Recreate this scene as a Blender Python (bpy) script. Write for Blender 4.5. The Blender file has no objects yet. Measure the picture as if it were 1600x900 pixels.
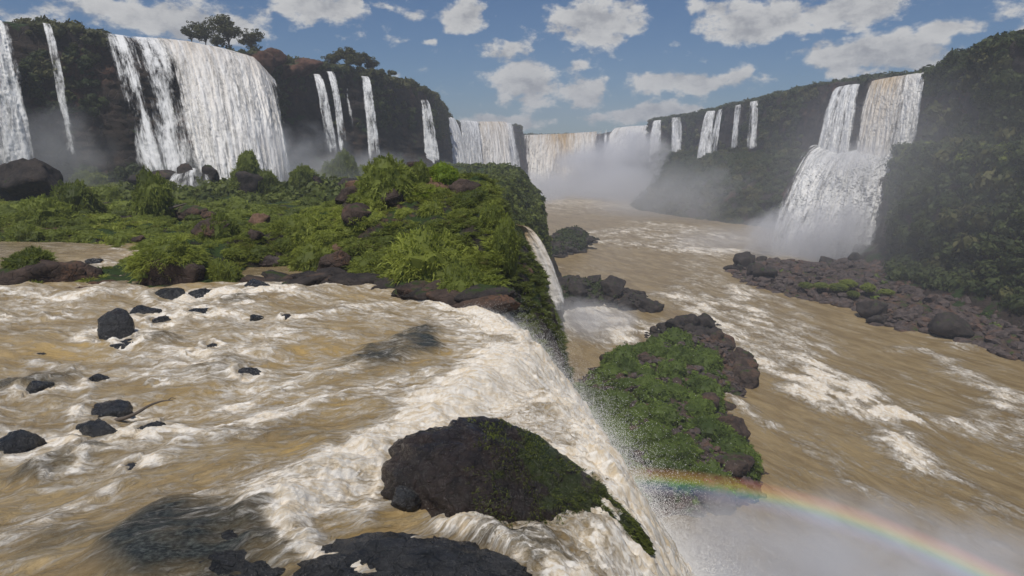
import bpy, math, random
import numpy as np
from math import radians
from mathutils import Vector, Matrix
# ---------------------------------------------------------------- camera, sky, sun, exposure
SC = bpy.context.scene
PITCH = radians(11.7); FPX = 1062.0
cam = bpy.data.cameras.new('camera'); camo = bpy.data.objects.new('camera', cam)
SC.collection.objects.link(camo); SC.camera = camo
cam.sensor_width = 36; cam.lens = FPX/1600*36; cam.clip_start = 0.2; cam.clip_end = 30000
camo.location = (0, 0, 0); camo.rotation_euler = (math.pi/2-PITCH, 0, 0)
SUN_EL = radians(66); SUN_AZ = radians(-197+0)      # compass-like angle of the sun around z, behind the camera, slightly left
sun_dir = Vector((-math.sin(radians(20))*math.cos(SUN_EL), -math.cos(radians(20))*math.cos(SUN_EL), math.sin(SUN_EL)))
sl = bpy.data.lights.new('sun', 'SUN'); sl.energy = 4.9; sl.angle = radians(0.5); sl.color = (1, .955, .89)
so = bpy.data.objects.new('sun', sl); SC.collection.objects.link(so)
so.rotation_euler = (-sun_dir).to_track_quat('-Z', 'Y').to_euler()
w = bpy.data.worlds.new('World'); SC.world = w; w.use_nodes = True
SC.view_settings.view_transform = 'Standard'; SC.view_settings.look = 'None'
SC.view_settings.exposure = -0.52; SC.view_settings.gamma = 1
SC.cycles.use_denoising = True
SC.cycles.max_bounces = 6; SC.cycles.diffuse_bounces = 3; SC.cycles.glossy_bounces = 2
SC.cycles.transmission_bounces = 2; SC.cycles.volume_bounces = 3; SC.cycles.transparent_max_bounces = 24
SC.cycles.volume_step_rate = 2.0; SC.cycles.volume_max_steps = 96

def NT(nt):
    N = nt.nodes; L = nt.links
    def n(t, **k):
        x = N.new(t)
        for a, b in k.items():
            if a == 'inp':
                for i, v in b.items():
                    if hasattr(v, 'links') or isinstance(v, bpy.types.NodeSocket): L.new(v, x.inputs[i])
                    else: x.inputs[i].default_value = v
            else: setattr(x, a, b)
        return x
    return n
def mk(n):
    class M: pass
    m = M()
    def math_(op, a, b=0.0, c=None, clamp=False):
        x = n('ShaderNodeMath', operation=op, use_clamp=clamp, inp={0: a, 1: b} if c is None else {0: a, 1: b, 2: c})
        return x.outputs[0]
    def vmath(op, a, b=None, out=0):
        d = {0: a}
        if b is not None: d[1] = b
        return n('ShaderNodeVectorMath', operation=op, inp=d).outputs[out]
    def ss(v, lo, hi, a=0.0, b=1.0):
        x = n('ShaderNodeMapRange', interpolation_type='SMOOTHSTEP', inp={0: v, 1: lo, 2: hi, 3: a, 4: b})
        return x.outputs[0]
    def mix(f, a, b):
        x = n('ShaderNodeMix', data_type='RGBA')
        for i, v in ((0, f), (6, a), (7, b)):
            if isinstance(v, bpy.types.NodeSocket): x.id_data.links.new(v, x.inputs[i])
            else: x.inputs[i].default_value = v if i == 0 else (*v[:3], 1)
        return x.outputs[2]
    def noise(vec, scale, detail=6, rough=.6, dist=0.0, typ='FBM'):
        x = n('ShaderNodeTexNoise', noise_type=typ, inp={'Vector': vec, 'Scale': scale, 'Detail': detail, 'Roughness': rough, 'Distortion': dist})
        return x.outputs[0]
    def attr(name, out=2):
        return n('ShaderNodeAttribute', attribute_name=name).outputs[out]
    m.math, m.vmath, m.ss, m.mix, m.noise, m.attr, m.n = math_, vmath, ss, mix, noise, attr, n
    return m

# pixel of the 1600 x 900 photograph -> ray in the world
CP, SP = math.cos(PITCH), math.sin(PITCH)
def ray(px, py):
    u = (np.asarray(px, float)-800)/FPX; v = (450-np.asarray(py, float))/FPX
    return np.stack([u, CP+v*SP, -SP+v*CP], -1)
def atz(px, py, z):
    r = ray(px, py); return r*(z/r[..., 2])[..., None] if r.ndim > 1 else r*(z/r[2])
def atd(px, py, d):
    r = ray(px, py); return r*(np.asarray(d)/r[..., 1])[..., None] if r.ndim > 1 else r*(d/r[1])

# the sky: Nishita plus fair-weather cumulus, laid out by direction
W = w.node_tree; W.nodes.clear(); n = NT(W); m = mk(n)
sky = n('ShaderNodeTexSky', sky_type='NISHITA', sun_disc=False, sun_elevation=SUN_EL, sun_rotation=math.atan2(sun_dir.x, sun_dir.y),
        air_density=1.0, dust_density=0.2, ozone_density=3.5, altitude=100)
tc = n('ShaderNodeTexCoord').outputs['Generated']
def cloud_density(vec, clouds):
    wob = n('ShaderNodeTexNoise', inp={'Vector': vec, 'Scale': 9.0, 'Detail': 3.0, 'Roughness': .6})
    wv = m.vmath('ADD', vec, m.vmath('MULTIPLY', m.vmath('SUBTRACT', wob.outputs[1], (.5, .5, .5)), (.07, .07, .05)))
    acc = None
    for (px, py, rx, ry, s) in clouds:
        r = ray(px, py); r = r/np.linalg.norm(r)
        d = m.vmath('SUBTRACT', wv, tuple(r))
        d = m.vmath('DIVIDE', d, (rx*.9/FPX, rx*.9/FPX, ry*.9/FPX))
        l = m.vmath('LENGTH', d, out=1)
        g = m.math('MULTIPLY', m.math('SUBTRACT', 1.0, l, clamp=True), s)
        acc = g if acc is None else m.math('MAXIMUM', acc, g)
    fb = m.noise(m.vmath('MULTIPLY', vec, (1, 1, 1.7)), 26.0, 8, .62)
    return m.math('ADD', acc, m.math('MULTIPLY', m.math('SUBTRACT', fb, .5), 2.1))
CL = [(270,28,175,40,1), (180,14,120,30,.8), (360,32,80,25,.8), (500,16,100,34,1), (735,28,48,34,.95), (660,25,26,18,.7), (600,8,40,16,.7),
      (945,38,86,50,1.2), (790,82,62,24,.9), (830,128,105,50,1.05), (905,140,80,34,.9), (1070,130,130,26,1), (1120,122,70,18,.8), (900,100,40,12,.6),
      (1190,30,120,45,1.15), (1330,15,110,38,1.1), (1120,10,70,24,.9), (1370,85,135,42,1.15), (1480,45,70,18,.9), (1320,100,90,24,.9), (780,188,120,20,1.0),
      (1010,178,110,22,1.0), (930,182,60,16,.8), (1440,100,70,20,.8), (1070,170,50,10,.8), (20,12,60,18,.6), (675,68,18,10,.8), (-150,80,200,60,1), (1800,20,200,60,1)]
dens = cloud_density(tc, CL)
up = m.vmath('ADD', tc, (0, 0, .020))
fb2 = m.noise(m.vmath('MULTIPLY', up, (1, 1, 1.7)), 26.0, 8, .62)
fb1 = m.noise(m.vmath('MULTIPLY', tc, (1, 1, 1.7)), 26.0, 8, .62)
relief = m.math('SUBTRACT', fb1, fb2)
mask = m.ss(dens, .15, .56)
shade = m.math('ADD', m.math('MULTIPLY', m.ss(relief, -.22, .16), .75), m.math('MULTIPLY', m.ss(dens, 1.1, .3), .35), clamp=True)
ccol = m.mix(shade, (4.6, 4.75, 5.2), (10.6, 10.5, 10.3))
skyb = m.mix(.85, sky.outputs[0], m.vmath('MULTIPLY', sky.outputs[0], (.45, .69, .96)))
skyc = m.mix(m.math('MULTIPLY', mask, .93), skyb, ccol)
bg = n('ShaderNodeBackground', inp={0: skyc, 1: 0.085})
out = n('ShaderNodeOutputWorld', inp={0: bg.outputs[0]})
w.cycles.sampling_method = 'MANUAL'; w.cycles.sample_map_resolution = 512

# ---------------------------------------------------------------- noise, meshes, tags
rng = np.random.default_rng(7)
_perm = rng.permutation(256).astype(np.int64); _perm = np.concatenate([_perm]*3)
_g3 = rng.normal(size=(256, 3)); _g3 /= np.linalg.norm(_g3, axis=1)[:, None]
def gnoise(p):
    p = np.asarray(p, float); sh = p.shape[:-1]; p = p.reshape(-1, 3)
    i = np.floor(p).astype(np.int64); f = p-i; i &= 255
    u = f*f*f*(f*(f*6-15)+10); res = np.zeros(len(p))
    for dx in (0, 1):
        wx = u[:, 0] if dx else 1-u[:, 0]; a = _perm[(i[:, 0]+dx) & 255]
        for dy in (0, 1):
            wy = u[:, 1] if dy else 1-u[:, 1]; b = _perm[a+((i[:, 1]+dy) & 255)]
            for dz in (0, 1):
                wz = u[:, 2] if dz else 1-u[:, 2]; h = _perm[b+((i[:, 2]+dz) & 255)]
                g = _g3[h]
                res += wx*wy*wz*(g[:, 0]*(f[:, 0]-dx)+g[:, 1]*(f[:, 1]-dy)+g[:, 2]*(f[:, 2]-dz))
    return (res*1.6).reshape(sh)
def fbm(p, octv=5, gain=.5, ridged=False):
    p = np.asarray(p, float); a = 1.0; s = 0; t = 0
    for k in range(octv):
        v = gnoise(p*(2.03**k)+k*17.3)
        s = s+a*((1-2*np.abs(v)) if ridged else v); t += a; a *= gain
    return s/t
def xyz(x, y, z=0.0): return np.stack(np.broadcast_arrays(np.asarray(x, float), np.asarray(y, float), np.asarray(z, float)), -1)
def sstep(a, b, x):
    t = np.clip((x-a)/(b-a), 0, 1); return t*t*(3-2*t)

COL = SC.collection
def mesh(name, V, F, mat=None, attrs=None, smooth=True):
    V = np.asarray(V, np.float32).reshape(-1, 3); F = np.asarray(F, np.int32); k = F.shape[1]
    me = bpy.data.meshes.new(name); me.vertices.add(len(V)); me.vertices.foreach_set('co', V.ravel())
    me.loops.add(F.size); me.loops.foreach_set('vertex_index', F.ravel())
    me.polygons.add(len(F)); me.polygons.foreach_set('loop_start', np.arange(0, F.size, k, dtype=np.int32))
    me.polygons.foreach_set('loop_total', np.full(len(F), k, np.int32))
    me.update(calc_edges=True)
    me.polygons.foreach_set('use_smooth', np.full(len(F), smooth, bool))
    for nm, arr in (attrs or {}).items():
        arr = np.asarray(arr, np.float32)
        if arr.ndim > 1 and arr.shape[-1] == 3 :
            at = me.attributes.new(nm, 'FLOAT_VECTOR', 'POINT'); at.data.foreach_set('vector', arr.ravel())
        else:
            at = me.attributes.new(nm, 'FLOAT', 'POINT'); at.data.foreach_set('value', arr.ravel())
    if mat: me.materials.append(mat)
    return me
def obj(name, me, parent=None, loc=None):
    o = bpy.data.objects.new(name, me); COL.objects.link(o)
    if parent: o.parent = parent
    if loc is not None: o.location = loc
    return o
def tag(o, label=None, cat=None, group=None, kind=None):
    if label: o['label'] = label
    if cat: o['category'] = cat
    if group: o['group'] = group
    if kind: o['kind'] = kind
    return o
def gridF(nr, nc):
    i = np.arange(nr-1)[:, None]*nc+np.arange(nc-1)[None]
    return np.stack([i, i+1, i+nc+1, i+nc], -1).reshape(-1, 4)
def place(me, name, loc, s=(1, 1, 1), rz=0.0, label=None, cat=None, group=None, tilt=(0, 0)):
    o = obj(name, me, loc=loc); o.scale = s if hasattr(s, '__len__') else (s, s, s); o.rotation_euler = (tilt[0], tilt[1], rz)
    return tag(o, label, cat, group)
def polyd(x, y, pts):
    """distance to polyline and parameter"""
    best = np.full(np.shape(x), 1e9); par = np.zeros(np.shape(x)); acc = 0; tot = len(pts)-1
    for k in range(tot):
        a, b = np.array(pts[k][:2]), np.array(pts[k+1][:2]); d = b-a; L = (d**2).sum()+1e-9
        t = np.clip(((x-a[0])*d[0]+(y-a[1])*d[1])/L, 0, 1)
        dd = np.hypot(x-a[0]-t*d[0], y-a[1]-t*d[1]); mm = dd < best
        best = np.where(mm, dd, best); par = np.where(mm, (k+t)/tot, par)
    return best, par
def inpoly(x, y, poly):
    x = np.asarray(x); ins = np.zeros(x.shape, bool); n_ = len(poly)
    for k in range(n_):
        x0, y0 = poly[k][:2]; x1, y1 = poly[(k+1) % n_][:2]
        c = ((y0 > y) != (y1 > y)) & (x < (x1-x0)*(y-y0)/(y1-y0+1e-12)+x0); ins ^= c
    return ins
def sdist(x, y, poly):
    d, _ = polyd(x, y, list(poly)+[poly[0]]); return np.where(inpoly(x, y, poly), d, -d)

# ---------------------------------------------------------------- materials
def newmat(name):
    mt = bpy.data.materials.new(name); mt.use_nodes = True; mt.node_tree.nodes.clear()
    n = NT(mt.node_tree); return mt, n, mk(n)
def geo_pos(n): return n('ShaderNodeNewGeometry').outputs['Position']
def finish(n, bsdf, vol=None):
    n("ShaderNodeOutputMaterial", inp={0: bsdf} if vol is None else {1: vol})
def principled(n, col, rough=.8, spec=.5, normal=None, **k):
    d = {'Base Color': col if isinstance(col, bpy.types.NodeSocket) else (*col, 1), 'Roughness': rough, 'Specular IOR Level': spec}
    if normal is not None: d['Normal'] = normal
    d.update(k)
    return n('ShaderNodeBsdfPrincipled', inp=d).outputs[0]

def rock_material(name, c1, c2, moss=None, wet=.0, mossamt=.5, scale=1.0, rust=(.16, .085, .05), mossx=False, rustlo=.52):
    mt, n, m = newmat(name); p = geo_pos(n); nn = n('ShaderNodeNewGeometry').outputs['Normal']
    a = m.noise(p, .9*scale, 9, .68); b = m.noise(p, 4.5*scale, 8, .7, .5); c = m.noise(p, .25*scale, 4, .5)
    col = m.mix(m.ss(a, .3, .7), c1, c2)
    col = m.mix(m.math('MULTIPLY', m.ss(c, rustlo, rustlo+.14), m.ss(b, .4, .6)), col, rust)
    col = m.mix(m.math('MULTIPLY', m.ss(b, .58, .75), .6), col, tuple(min(1, x*2.2) for x in c2))
    vor = n('ShaderNodeTexVoronoi', feature='DISTANCE_TO_EDGE', inp={'Vector': m.vmath('ADD', p, m.vmath('MULTIPLY', n('ShaderNodeTexNoise', inp={'Vector': p, 'Scale': 1.5*scale}).outputs[1], (.8, .8, .8))), 'Scale': 1.1*scale}).outputs[0]
    crack = m.ss(vor, 0, .05)
    h = m.math('ADD', m.math('ADD', m.math('MULTIPLY', a, 1.0), m.math('MULTIPLY', b, .35)), m.math('ADD', m.math('MULTIPLY', crack, .16), m.math('MULTIPLY', m.noise(p, 19*scale, 5, .7), .10)))
    if moss:
        z = n('ShaderNodeSeparateXYZ', inp={0: nn}).outputs[2]
        mm = m.math('ADD', m.math('MULTIPLY', z, .45), m.math('MULTIPLY', m.math('SUBTRACT', m.noise(p, .55*scale, 8, .65), .5), 2.6))
        if mossx: mm = m.math('ADD', mm, m.math('SUBTRACT', m.ss(n('ShaderNodeSeparateXYZ', inp={0: p}).outputs[0], -1.6, 1.6, 0, .62), .34))
        mf = m.ss(mm, .62-mossamt, .78-mossamt)
        g = m.mix(m.noise(p, 6*scale, 5, .7), tuple(x*.5 for x in moss), tuple(x*1.5 for x in moss))
        col = m.mix(mf, col, g)
    bump = n('ShaderNodeBump', inp={'Strength': .9, 'Distance': .35/scale, 'Height': h}).outputs[0]
    r = m.math('SUBTRACT', .82, m.math('MULTIPLY', m.ss(b, .30, .5), wet*1.05)) if wet else .88
    finish(n, principled(n, col, r, .5 if wet else .3, bump)); return mt
M_ROCK = rock_material('dark_basalt', (.022, .019, .018), (.065, .052, .045), (.035, .055, .012), 0, .05, 1.0, (.11, .07, .05), False, .6)
M_ROCKB = rock_material('brown_basalt', (.035, .026, .022), (.10, .068, .052), (.04, .06, .014), 0, .12)
M_CLIFF = rock_material('cliff_basalt', (.016, .013, .011), (.055, .038, .028), (.024, .045, .008), 0, .22, .35, (.12, .05, .028))
M_MOSSY = rock_material('mossy_cliff', (.018, .016, .013), (.06, .045, .034), (.03, .055, .01), 0, .33, .5)
M_WET = rock_material('wet_basalt', (.012, .013, .014), (.04, .04, .04), None, .62, 0, 1.6, (.07, .05, .04), False, .6)
M_DOME = rock_material('mossy_wet_rock', (.010, .009, .008), (.042, .03, .024), (.034, .042, .011), .72, .18, 1.5, (.045, .03, .02), True, .58)
M_SOIL = rock_material('red_soil', (.09, .05, .03), (.22, .13, .085), None, 0, 0, 2.0)
M_RUBBLE = rock_material('rubble_stone', (.035, .029, .027), (.13, .10, .09), None, 0, 0, 1.5)

def foliage_material(name, dark, light, spec=.25, trans=.33):
    mt, n, m = newmat(name); p = geo_pos(n); t = m.attr('tone')
    f = m.math('ADD', m.math('MULTIPLY', t, .75), m.math('MULTIPLY', m.ss(m.noise(p, .12, 3, .6), .35, .65), .4), clamp=True)
    col = m.mix(f, dark, light)
    d = principled(n, col, .62, spec)
    tr = n('ShaderNodeBsdfTranslucent', inp={0: m.mix(.35, col, (light[0]*1.3, light[1]*1.2, light[2]*.6))}).outputs[0]
    x = n('ShaderNodeMixShader', inp={0: trans, 1: d, 2: tr}).outputs[0]
    finish(n, x); return mt
M_GRASS = foliage_material('grass_blades', (.085, .108, .020), (.41, .455, .08))
M_BUSH = foliage_material('bush_leaves', (.055, .075, .016), (.30, .345, .062))
M_LEAFD = foliage_material('dark_leaves', (.022, .036, .011), (.080, .100, .030), .2, .2)
M_LEAFB = foliage_material('brown_green_leaves', (.045, .055, .016), (.13, .125, .045), .2, .2)
M_LIME = foliage_material('lime_leaves', (.13, .20, .012), (.34, .42, .03))
M_DRY = foliage_material('dry_grass', (.14, .10, .05), (.34, .27, .13))
mt, n, m = newmat('bark'); finish(n, principled(n, m.mix(m.noise(geo_pos(n), 3, 5), (.06, .045, .035), (.17, .14, .11)), .9)); M_BARK = mt

def falls_material(name, base=(.93, .92, .895), brown=(.52, .36, .17), vfreq=9.0, open_=.42, rough_scale=1.0):
    """falling water: uv = (metres across, metres down); dens = how full the sheet is; tint = how brown"""
    mt, n, m = newmat(name); uv = m.attr('fuv', 1); de = m.attr('dens'); ti = m.attr('tint')
    st = m.noise(m.vmath('MULTIPLY', uv, (1.0*rough_scale, .10*rough_scale, 1)), .9, 8, .68, .35)
    st2 = m.noise(m.vmath('MULTIPLY', uv, (1.0*rough_scale, .28*rough_scale, 1)), 3.2, 6, .7, .5)
    cl = m.noise(m.vmath('MULTIPLY', uv, (1.0*rough_scale, .6*rough_scale, 1)), .55, 8, .7, .6)
    s = m.math('ADD', m.math('MULTIPLY', st, .5), m.math('ADD', m.math('MULTIPLY', st2, .2), m.math('MULTIPLY', cl, .3)))
    pl_ = m.noise(m.vmath('MULTIPLY', uv, (1.0*rough_scale, .22*rough_scale, 1)), .22, 5, .6, .8)
    s = m.math('ADD', .5, m.math('ADD', m.math('MULTIPLY', m.math('SUBTRACT', s, .5), 1.7), m.math('MULTIPLY', m.math('SUBTRACT', pl_, .5), 1.1)))
    al = m.ss(m.math('ADD', s, de), .84, 1.16)
    cc = m.ss(m.math('ADD', m.math('MULTIPLY', st2, .20), m.math('ADD', m.math('MULTIPLY', cl, .46), m.math('MULTIPLY', pl_, .34))), .38, .58)
    col = m.mix(cc, (base[0]*.64, base[1]*.65, base[2]*.66), base)
    col = m.mix(m.math('MULTIPLY', ti, m.ss(st, .72, .40, .15, 1), clamp=True), col, brown)
    bp = n('ShaderNodeBump', inp={'Strength': .40, 'Distance': .40/rough_scale, 'Height': m.math('ADD', m.math('MULTIPLY', cl, 1.4), m.math('ADD', st2, m.math('MULTIPLY', st, .8)))}).outputs[0]
    d = principled(n, col, .6, .3, bp)
    tl = n('ShaderNodeBsdfTranslucent', inp={0: col, 1: bp}).outputs[0]
    d = n('ShaderNodeMixShader', inp={0: .10, 1: d, 2: tl}).outputs[0]
    tp = n('ShaderNodeBsdfTransparent').outputs[0]
    finish(n, n('ShaderNodeMixShader', inp={0: al, 1: tp, 2: d}).outputs[0]); return mt
M_FALL = falls_material('falling_water')
M_FALLF = falls_material('falling_water_far', vfreq=5, rough_scale=.45)

def river_material(name, scale=1.0, bright=1.0, fine=1.35, lo=.12, hi=.98):
    mt, n, m = newmat(name); uv = m.attr('fuv', 1); fo = m.attr('foam'); dk = m.attr('dark'); am = m.attr('amber')
    sv = m.vmath('MULTIPLY', uv, (.27*scale, 1.0*scale, 1))
    a = m.noise(sv, 1.6, 10, .68, 1.1); b = m.noise(m.vmath('MULTIPLY', uv, (.42*scale, 1.0*scale, 1)), 6.0, 8, .72, .8)
    rd = m.noise(m.vmath('MULTIPLY', uv, (.5*scale, 1*scale, 1)), 2.6, 7, .65, 1.4)
    web = m.math('SUBTRACT', 1.0, m.math('MULTIPLY', m.math('ABSOLUTE', m.math('SUBTRACT', rd, .5)), 7.0), clamp=True)
    v = m.math('ADD', m.math('MULTIPLY', m.math('SUBTRACT', a, .5), 1.7), m.math('ADD', m.math('MULTIPLY', m.math('SUBTRACT', b, .5), fine), m.math('MULTIPLY', web, .16)))
    f = m.ss(m.math('ADD', v, fo), lo, hi)
    br = m.mix(m.ss(a, .35, .65), (.29*bright, .202*bright, .092*bright), (.50*bright, .37*bright, .185*bright))
    br = m.mix(am, br, (.50, .335, .115))
    br = m.mix(dk, br, m.mix(m.ss(m.noise(m.vmath('MULTIPLY', uv, (1.2*scale, 2.2*scale, 1)), 9.0, 6, .75), .42, .66), (.016, .019, .018), (.10, .11, .095)))  # dark water over rock, with sparkle painted in as paler flecks
    wh = m.mix(m.ss(b, .35, .62), (.68, .55, .37), (.90, .845, .75))
    f2 = m.math('MULTIPLY', f, m.math('SUBTRACT', 1.0, m.math('MULTIPLY', dk, m.ss(b, .64, .46, 0, .7))))
    col = m.mix(f2, br, wh)
    bp = n('ShaderNodeBump', inp={'Strength': 1.0, 'Distance': .13/scale, 'Height': m.math('ADD', m.math('MULTIPLY', a, .9), m.math('ADD', m.math('MULTIPLY', b, .55), m.math('MULTIPLY', f, .5)))}).outputs[0]
    ro = m.math('ADD', m.math('SUBTRACT', .30, m.math('MULTIPLY', dk, .14)), m.math('MULTIPLY', f, .4))
    d = principled(n, col, ro, .36, bp)
    finish(n, d); return mt
M_RIVER = river_material('rapids_water'); M_RIVERL = river_material('lower_river_water', .26, .74, 1.8, .28, 1.25)

def mist_material(name, dens, scale=1.0, wisp=1.0, col=(.93, .93, .95)):
    mt, n, m = newmat(name); g = n('ShaderNodeTexCoord').outputs['Object']; p = geo_pos(n)
    r = m.vmath('LENGTH', g, out=1)
    nz = m.noise(p, scale, 4, .6, .4)
    d = m.math('ADD', m.math('SUBTRACT', 1.0, r), m.math('MULTIPLY', m.math('SUBTRACT', nz, .5), wisp*1.6))
    d = m.math('MULTIPLY', m.ss(d, .0, .75), m.ss(r, 1.0, .8))
    vs = n('ShaderNodeVolumePrincipled', inp={'Color': (*col, 1), 'Density': m.math('MULTIPLY', d, dens), 'Anisotropy': .0}).outputs[0]
    finish(n, None, vs); return mt
M_MOSS = foliage_material('moss_fuzz', (.034, .042, .012), (.16, .19, .028), .2, .2)
M_RIMROCK = rock_material('red_rim_rock', (.05, .026, .018), (.15, .075, .05), (.03, .05, .012), 0, .12, .8)
M_ISLET = foliage_material('islet_leaves', (.045, .072, .015), (.21, .285, .052))
M_FACE = foliage_material('face_leaves', (.035, .052, .012), (.17, .20, .042))
# ---------------------------------------------------------------- prototypes
def icos(sub):
    import bmesh
    bm = bmesh.new(); bmesh.ops.create_icosphere(bm, subdivisions=sub, radius=1)
    V = np.array([v.co[:] for v in bm.verts]); F = np.array([[v.index for v in f.verts] for f in bm.faces]); bm.free(); return V, F
ICO = {k: icos(k) for k in (1, 2, 3, 4, 5)}
def rock_vf(seed, sub=4, planes=15, rough=.13, lo=.58):
    r = np.random.default_rng(seed); V, F = ICO[sub]
    nn = r.normal(size=(planes, 3)); nn /= np.linalg.norm(nn, axis=1)[:, None]; pd = r.uniform(lo, .95, planes)
    dt = V@nn.T; rr = np.where(dt > .05, pd/np.maximum(dt, .05), 9).min(1); rr = np.minimum(rr, 1.15)
    rr = rr*(1+rough*fbm(V*1.6+seed, 4)*2.2+rough*.8*fbm(V*4+seed, 3, ridged=True)+rough*.35*fbm(V*11+seed, 3, ridged=True))
    return V*rr[:, None], F
ROCKS = [rock_vf(s) for s in range(10)]
ROCKL = [rock_vf(s+30, 2, 9) for s in range(8)]
def rocks_mesh(name, k, mat): V, F = ROCKS[k % 10]; return mesh(name, V, F, mat)
ROCKME = {}
def rockme(k, mat):
    key = (k % 10, mat.name)
    if key not in ROCKME: ROCKME[key] = rocks_mesh('boulder', k, mat)
    return ROCKME[key]

def blades(r, roots, dirs, L, w, droop, lev=3):
    """arching blades: roots (N,3), dirs (N,3) unit, length L(N), width w -> quads"""
    N = len(roots); t = np.linspace(0, 1, lev+1)
    side = np.cross(dirs, r.normal(size=(N, 3))); side /= np.linalg.norm(side, axis=1)[:, None]+1e-9
    V = np.empty((N, lev+1, 2, 3))
    for k, tt in enumerate(t):
        c = roots+dirs*(L*tt)[:, None]; c[:, 2] -= droop*L*tt**2
        ww = w*(1-.88*tt**1.5)*.5
        V[:, k, 0] = c-side*ww[:, None]; V[:, k, 1] = c+side*ww[:, None]
    b = (np.arange(N)*(lev+1)*2)[:, None, None]; k = (np.arange(lev)*2)[None, :, None]
    F = b+k+np.array([0, 1, 3, 2])[None, None]
    return V.reshape(-1, 3), F.reshape(-1, 4)
def tuft_vf(seed, N=70, L=.6, w=.035, spread=.8, R=.18):
    r = np.random.default_rng(seed); a = r.uniform(0, 2*np.pi, N); q = np.sqrt(r.uniform(0, 1, N))
    roots = np.stack([np.cos(a)*q*R, np.sin(a)*q*R, -.05+0*a], 1)
    d = np.stack([np.cos(a)*q*spread, np.sin(a)*q*spread, np.ones(N)], 1)+r.normal(0, .18, (N, 3)); d /= np.linalg.norm(d, axis=1)[:, None]
    V, F = blades(r, roots, d, L*r.uniform(.6, 1.2, N), np.full(N, w), .55, 2)
    tone = np.repeat(r.uniform(.1, .9, N), 6); return V, F, tone
def mound_vf(seed, N=1500, L=.34, w=.02, stretch=1.0, core=True, flat=.75):
    r = np.random.default_rng(seed); d = r.normal(size=(N, 3)); d[:, 2] = np.abs(d[:, 2])-.45*(r.uniform(size=N) < .5); d /= np.linalg.norm(d, axis=1)[:, None]
    rad = .82+.26*fbm(d*1.5+seed, 3)+.26*fbm(d*4.2+seed, 2)
    P = d*rad[:, None]; P[:, 2] *= flat*stretch
    dd = d*.75+np.array([0, 0, .40])+r.normal(0, .30, (N, 3)); dd /= np.linalg.norm(dd, axis=1)[:, None]
    V, F = blades(r, P-dd*.08, dd, L*r.uniform(.5, 1.2, N), w*r.uniform(.7, 1.4, N), .55, 2)
    cl = .5+1.1*fbm(d*3.3+seed*3, 2); tone = np.repeat(np.clip(cl*.6+r.uniform(0, .5, N), 0, 1), 6)
    if core:
        CV, CF = ICO[3]; q = (.77+.26*fbm(CV*1.5+seed, 3)+.25*fbm(CV*4.2+seed, 2)); C2 = CV*q[:, None]; C2[:, 2] *= flat*stretch
        CF4 = np.concatenate([CF, CF[:, 2:3]], 1)  # triangles kept apart below
        return V, F, tone, C2, CF
    return V, F, tone, None, None
def tri(F): return np.concatenate([F[:, [0, 1, 2]], F[:, [0, 2, 3]]])
def mound_mesh(name, seed, mat, **k):
    V, F, tone, CV, CF = mound_vf(seed, **k)
    F3 = np.concatenate([tri(F), CF+len(V)]); V2 = np.concatenate([V, CV]); t2 = np.concatenate([tone, np.full(len(CV), .05)])
    return mesh(name, V2, F3, mat, {'tone': t2}, smooth=False)
def leafclump_vf(seed, N=160, s=.17, flat=.8, core=True):
    r = np.random.default_rng(seed); d = r.normal(size=(N, 3)); d /= np.linalg.norm(d, axis=1)[:, None]
    rad = .75+.45*fbm(d*1.7+seed, 3)+r.normal(0, .06, N); P = d*rad[:, None]; P[:, 2] *= flat
    nrm = d+r.normal(0, .55, (N, 3)); nrm /= np.linalg.norm(nrm, axis=1)[:, None]
    t1 = np.cross(nrm, r.normal(size=(N, 3))); t1 /= np.linalg.norm(t1, axis=1)[:, None]; t2 = np.cross(nrm, t1)
    sz = s*r.uniform(.6, 1.4, N)[:, None]
    V = np.stack([P-t1*sz, P-t2*sz*.6, P+t1*sz, P+t2*sz*.6], 1).reshape(-1, 3); F = np.arange(N*4).reshape(-1, 4)
    tone = np.repeat(np.clip(r.uniform(0, .7, N)+d[:, 2]*.12+.1, 0, 1), 4)
    F3 = tri(F)
    if core:
        CV, CF = ICO[2]; q = .66+.45*fbm(CV*1.7+seed, 3); C2 = CV*q[:, None]; C2[:, 2] *= flat
        F3 = np.concatenate([F3, CF+len(V)]); V = np.concatenate([V, C2]); tone = np.concatenate([tone, np.full(len(CV), .1)])
    return V, F3, tone
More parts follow.
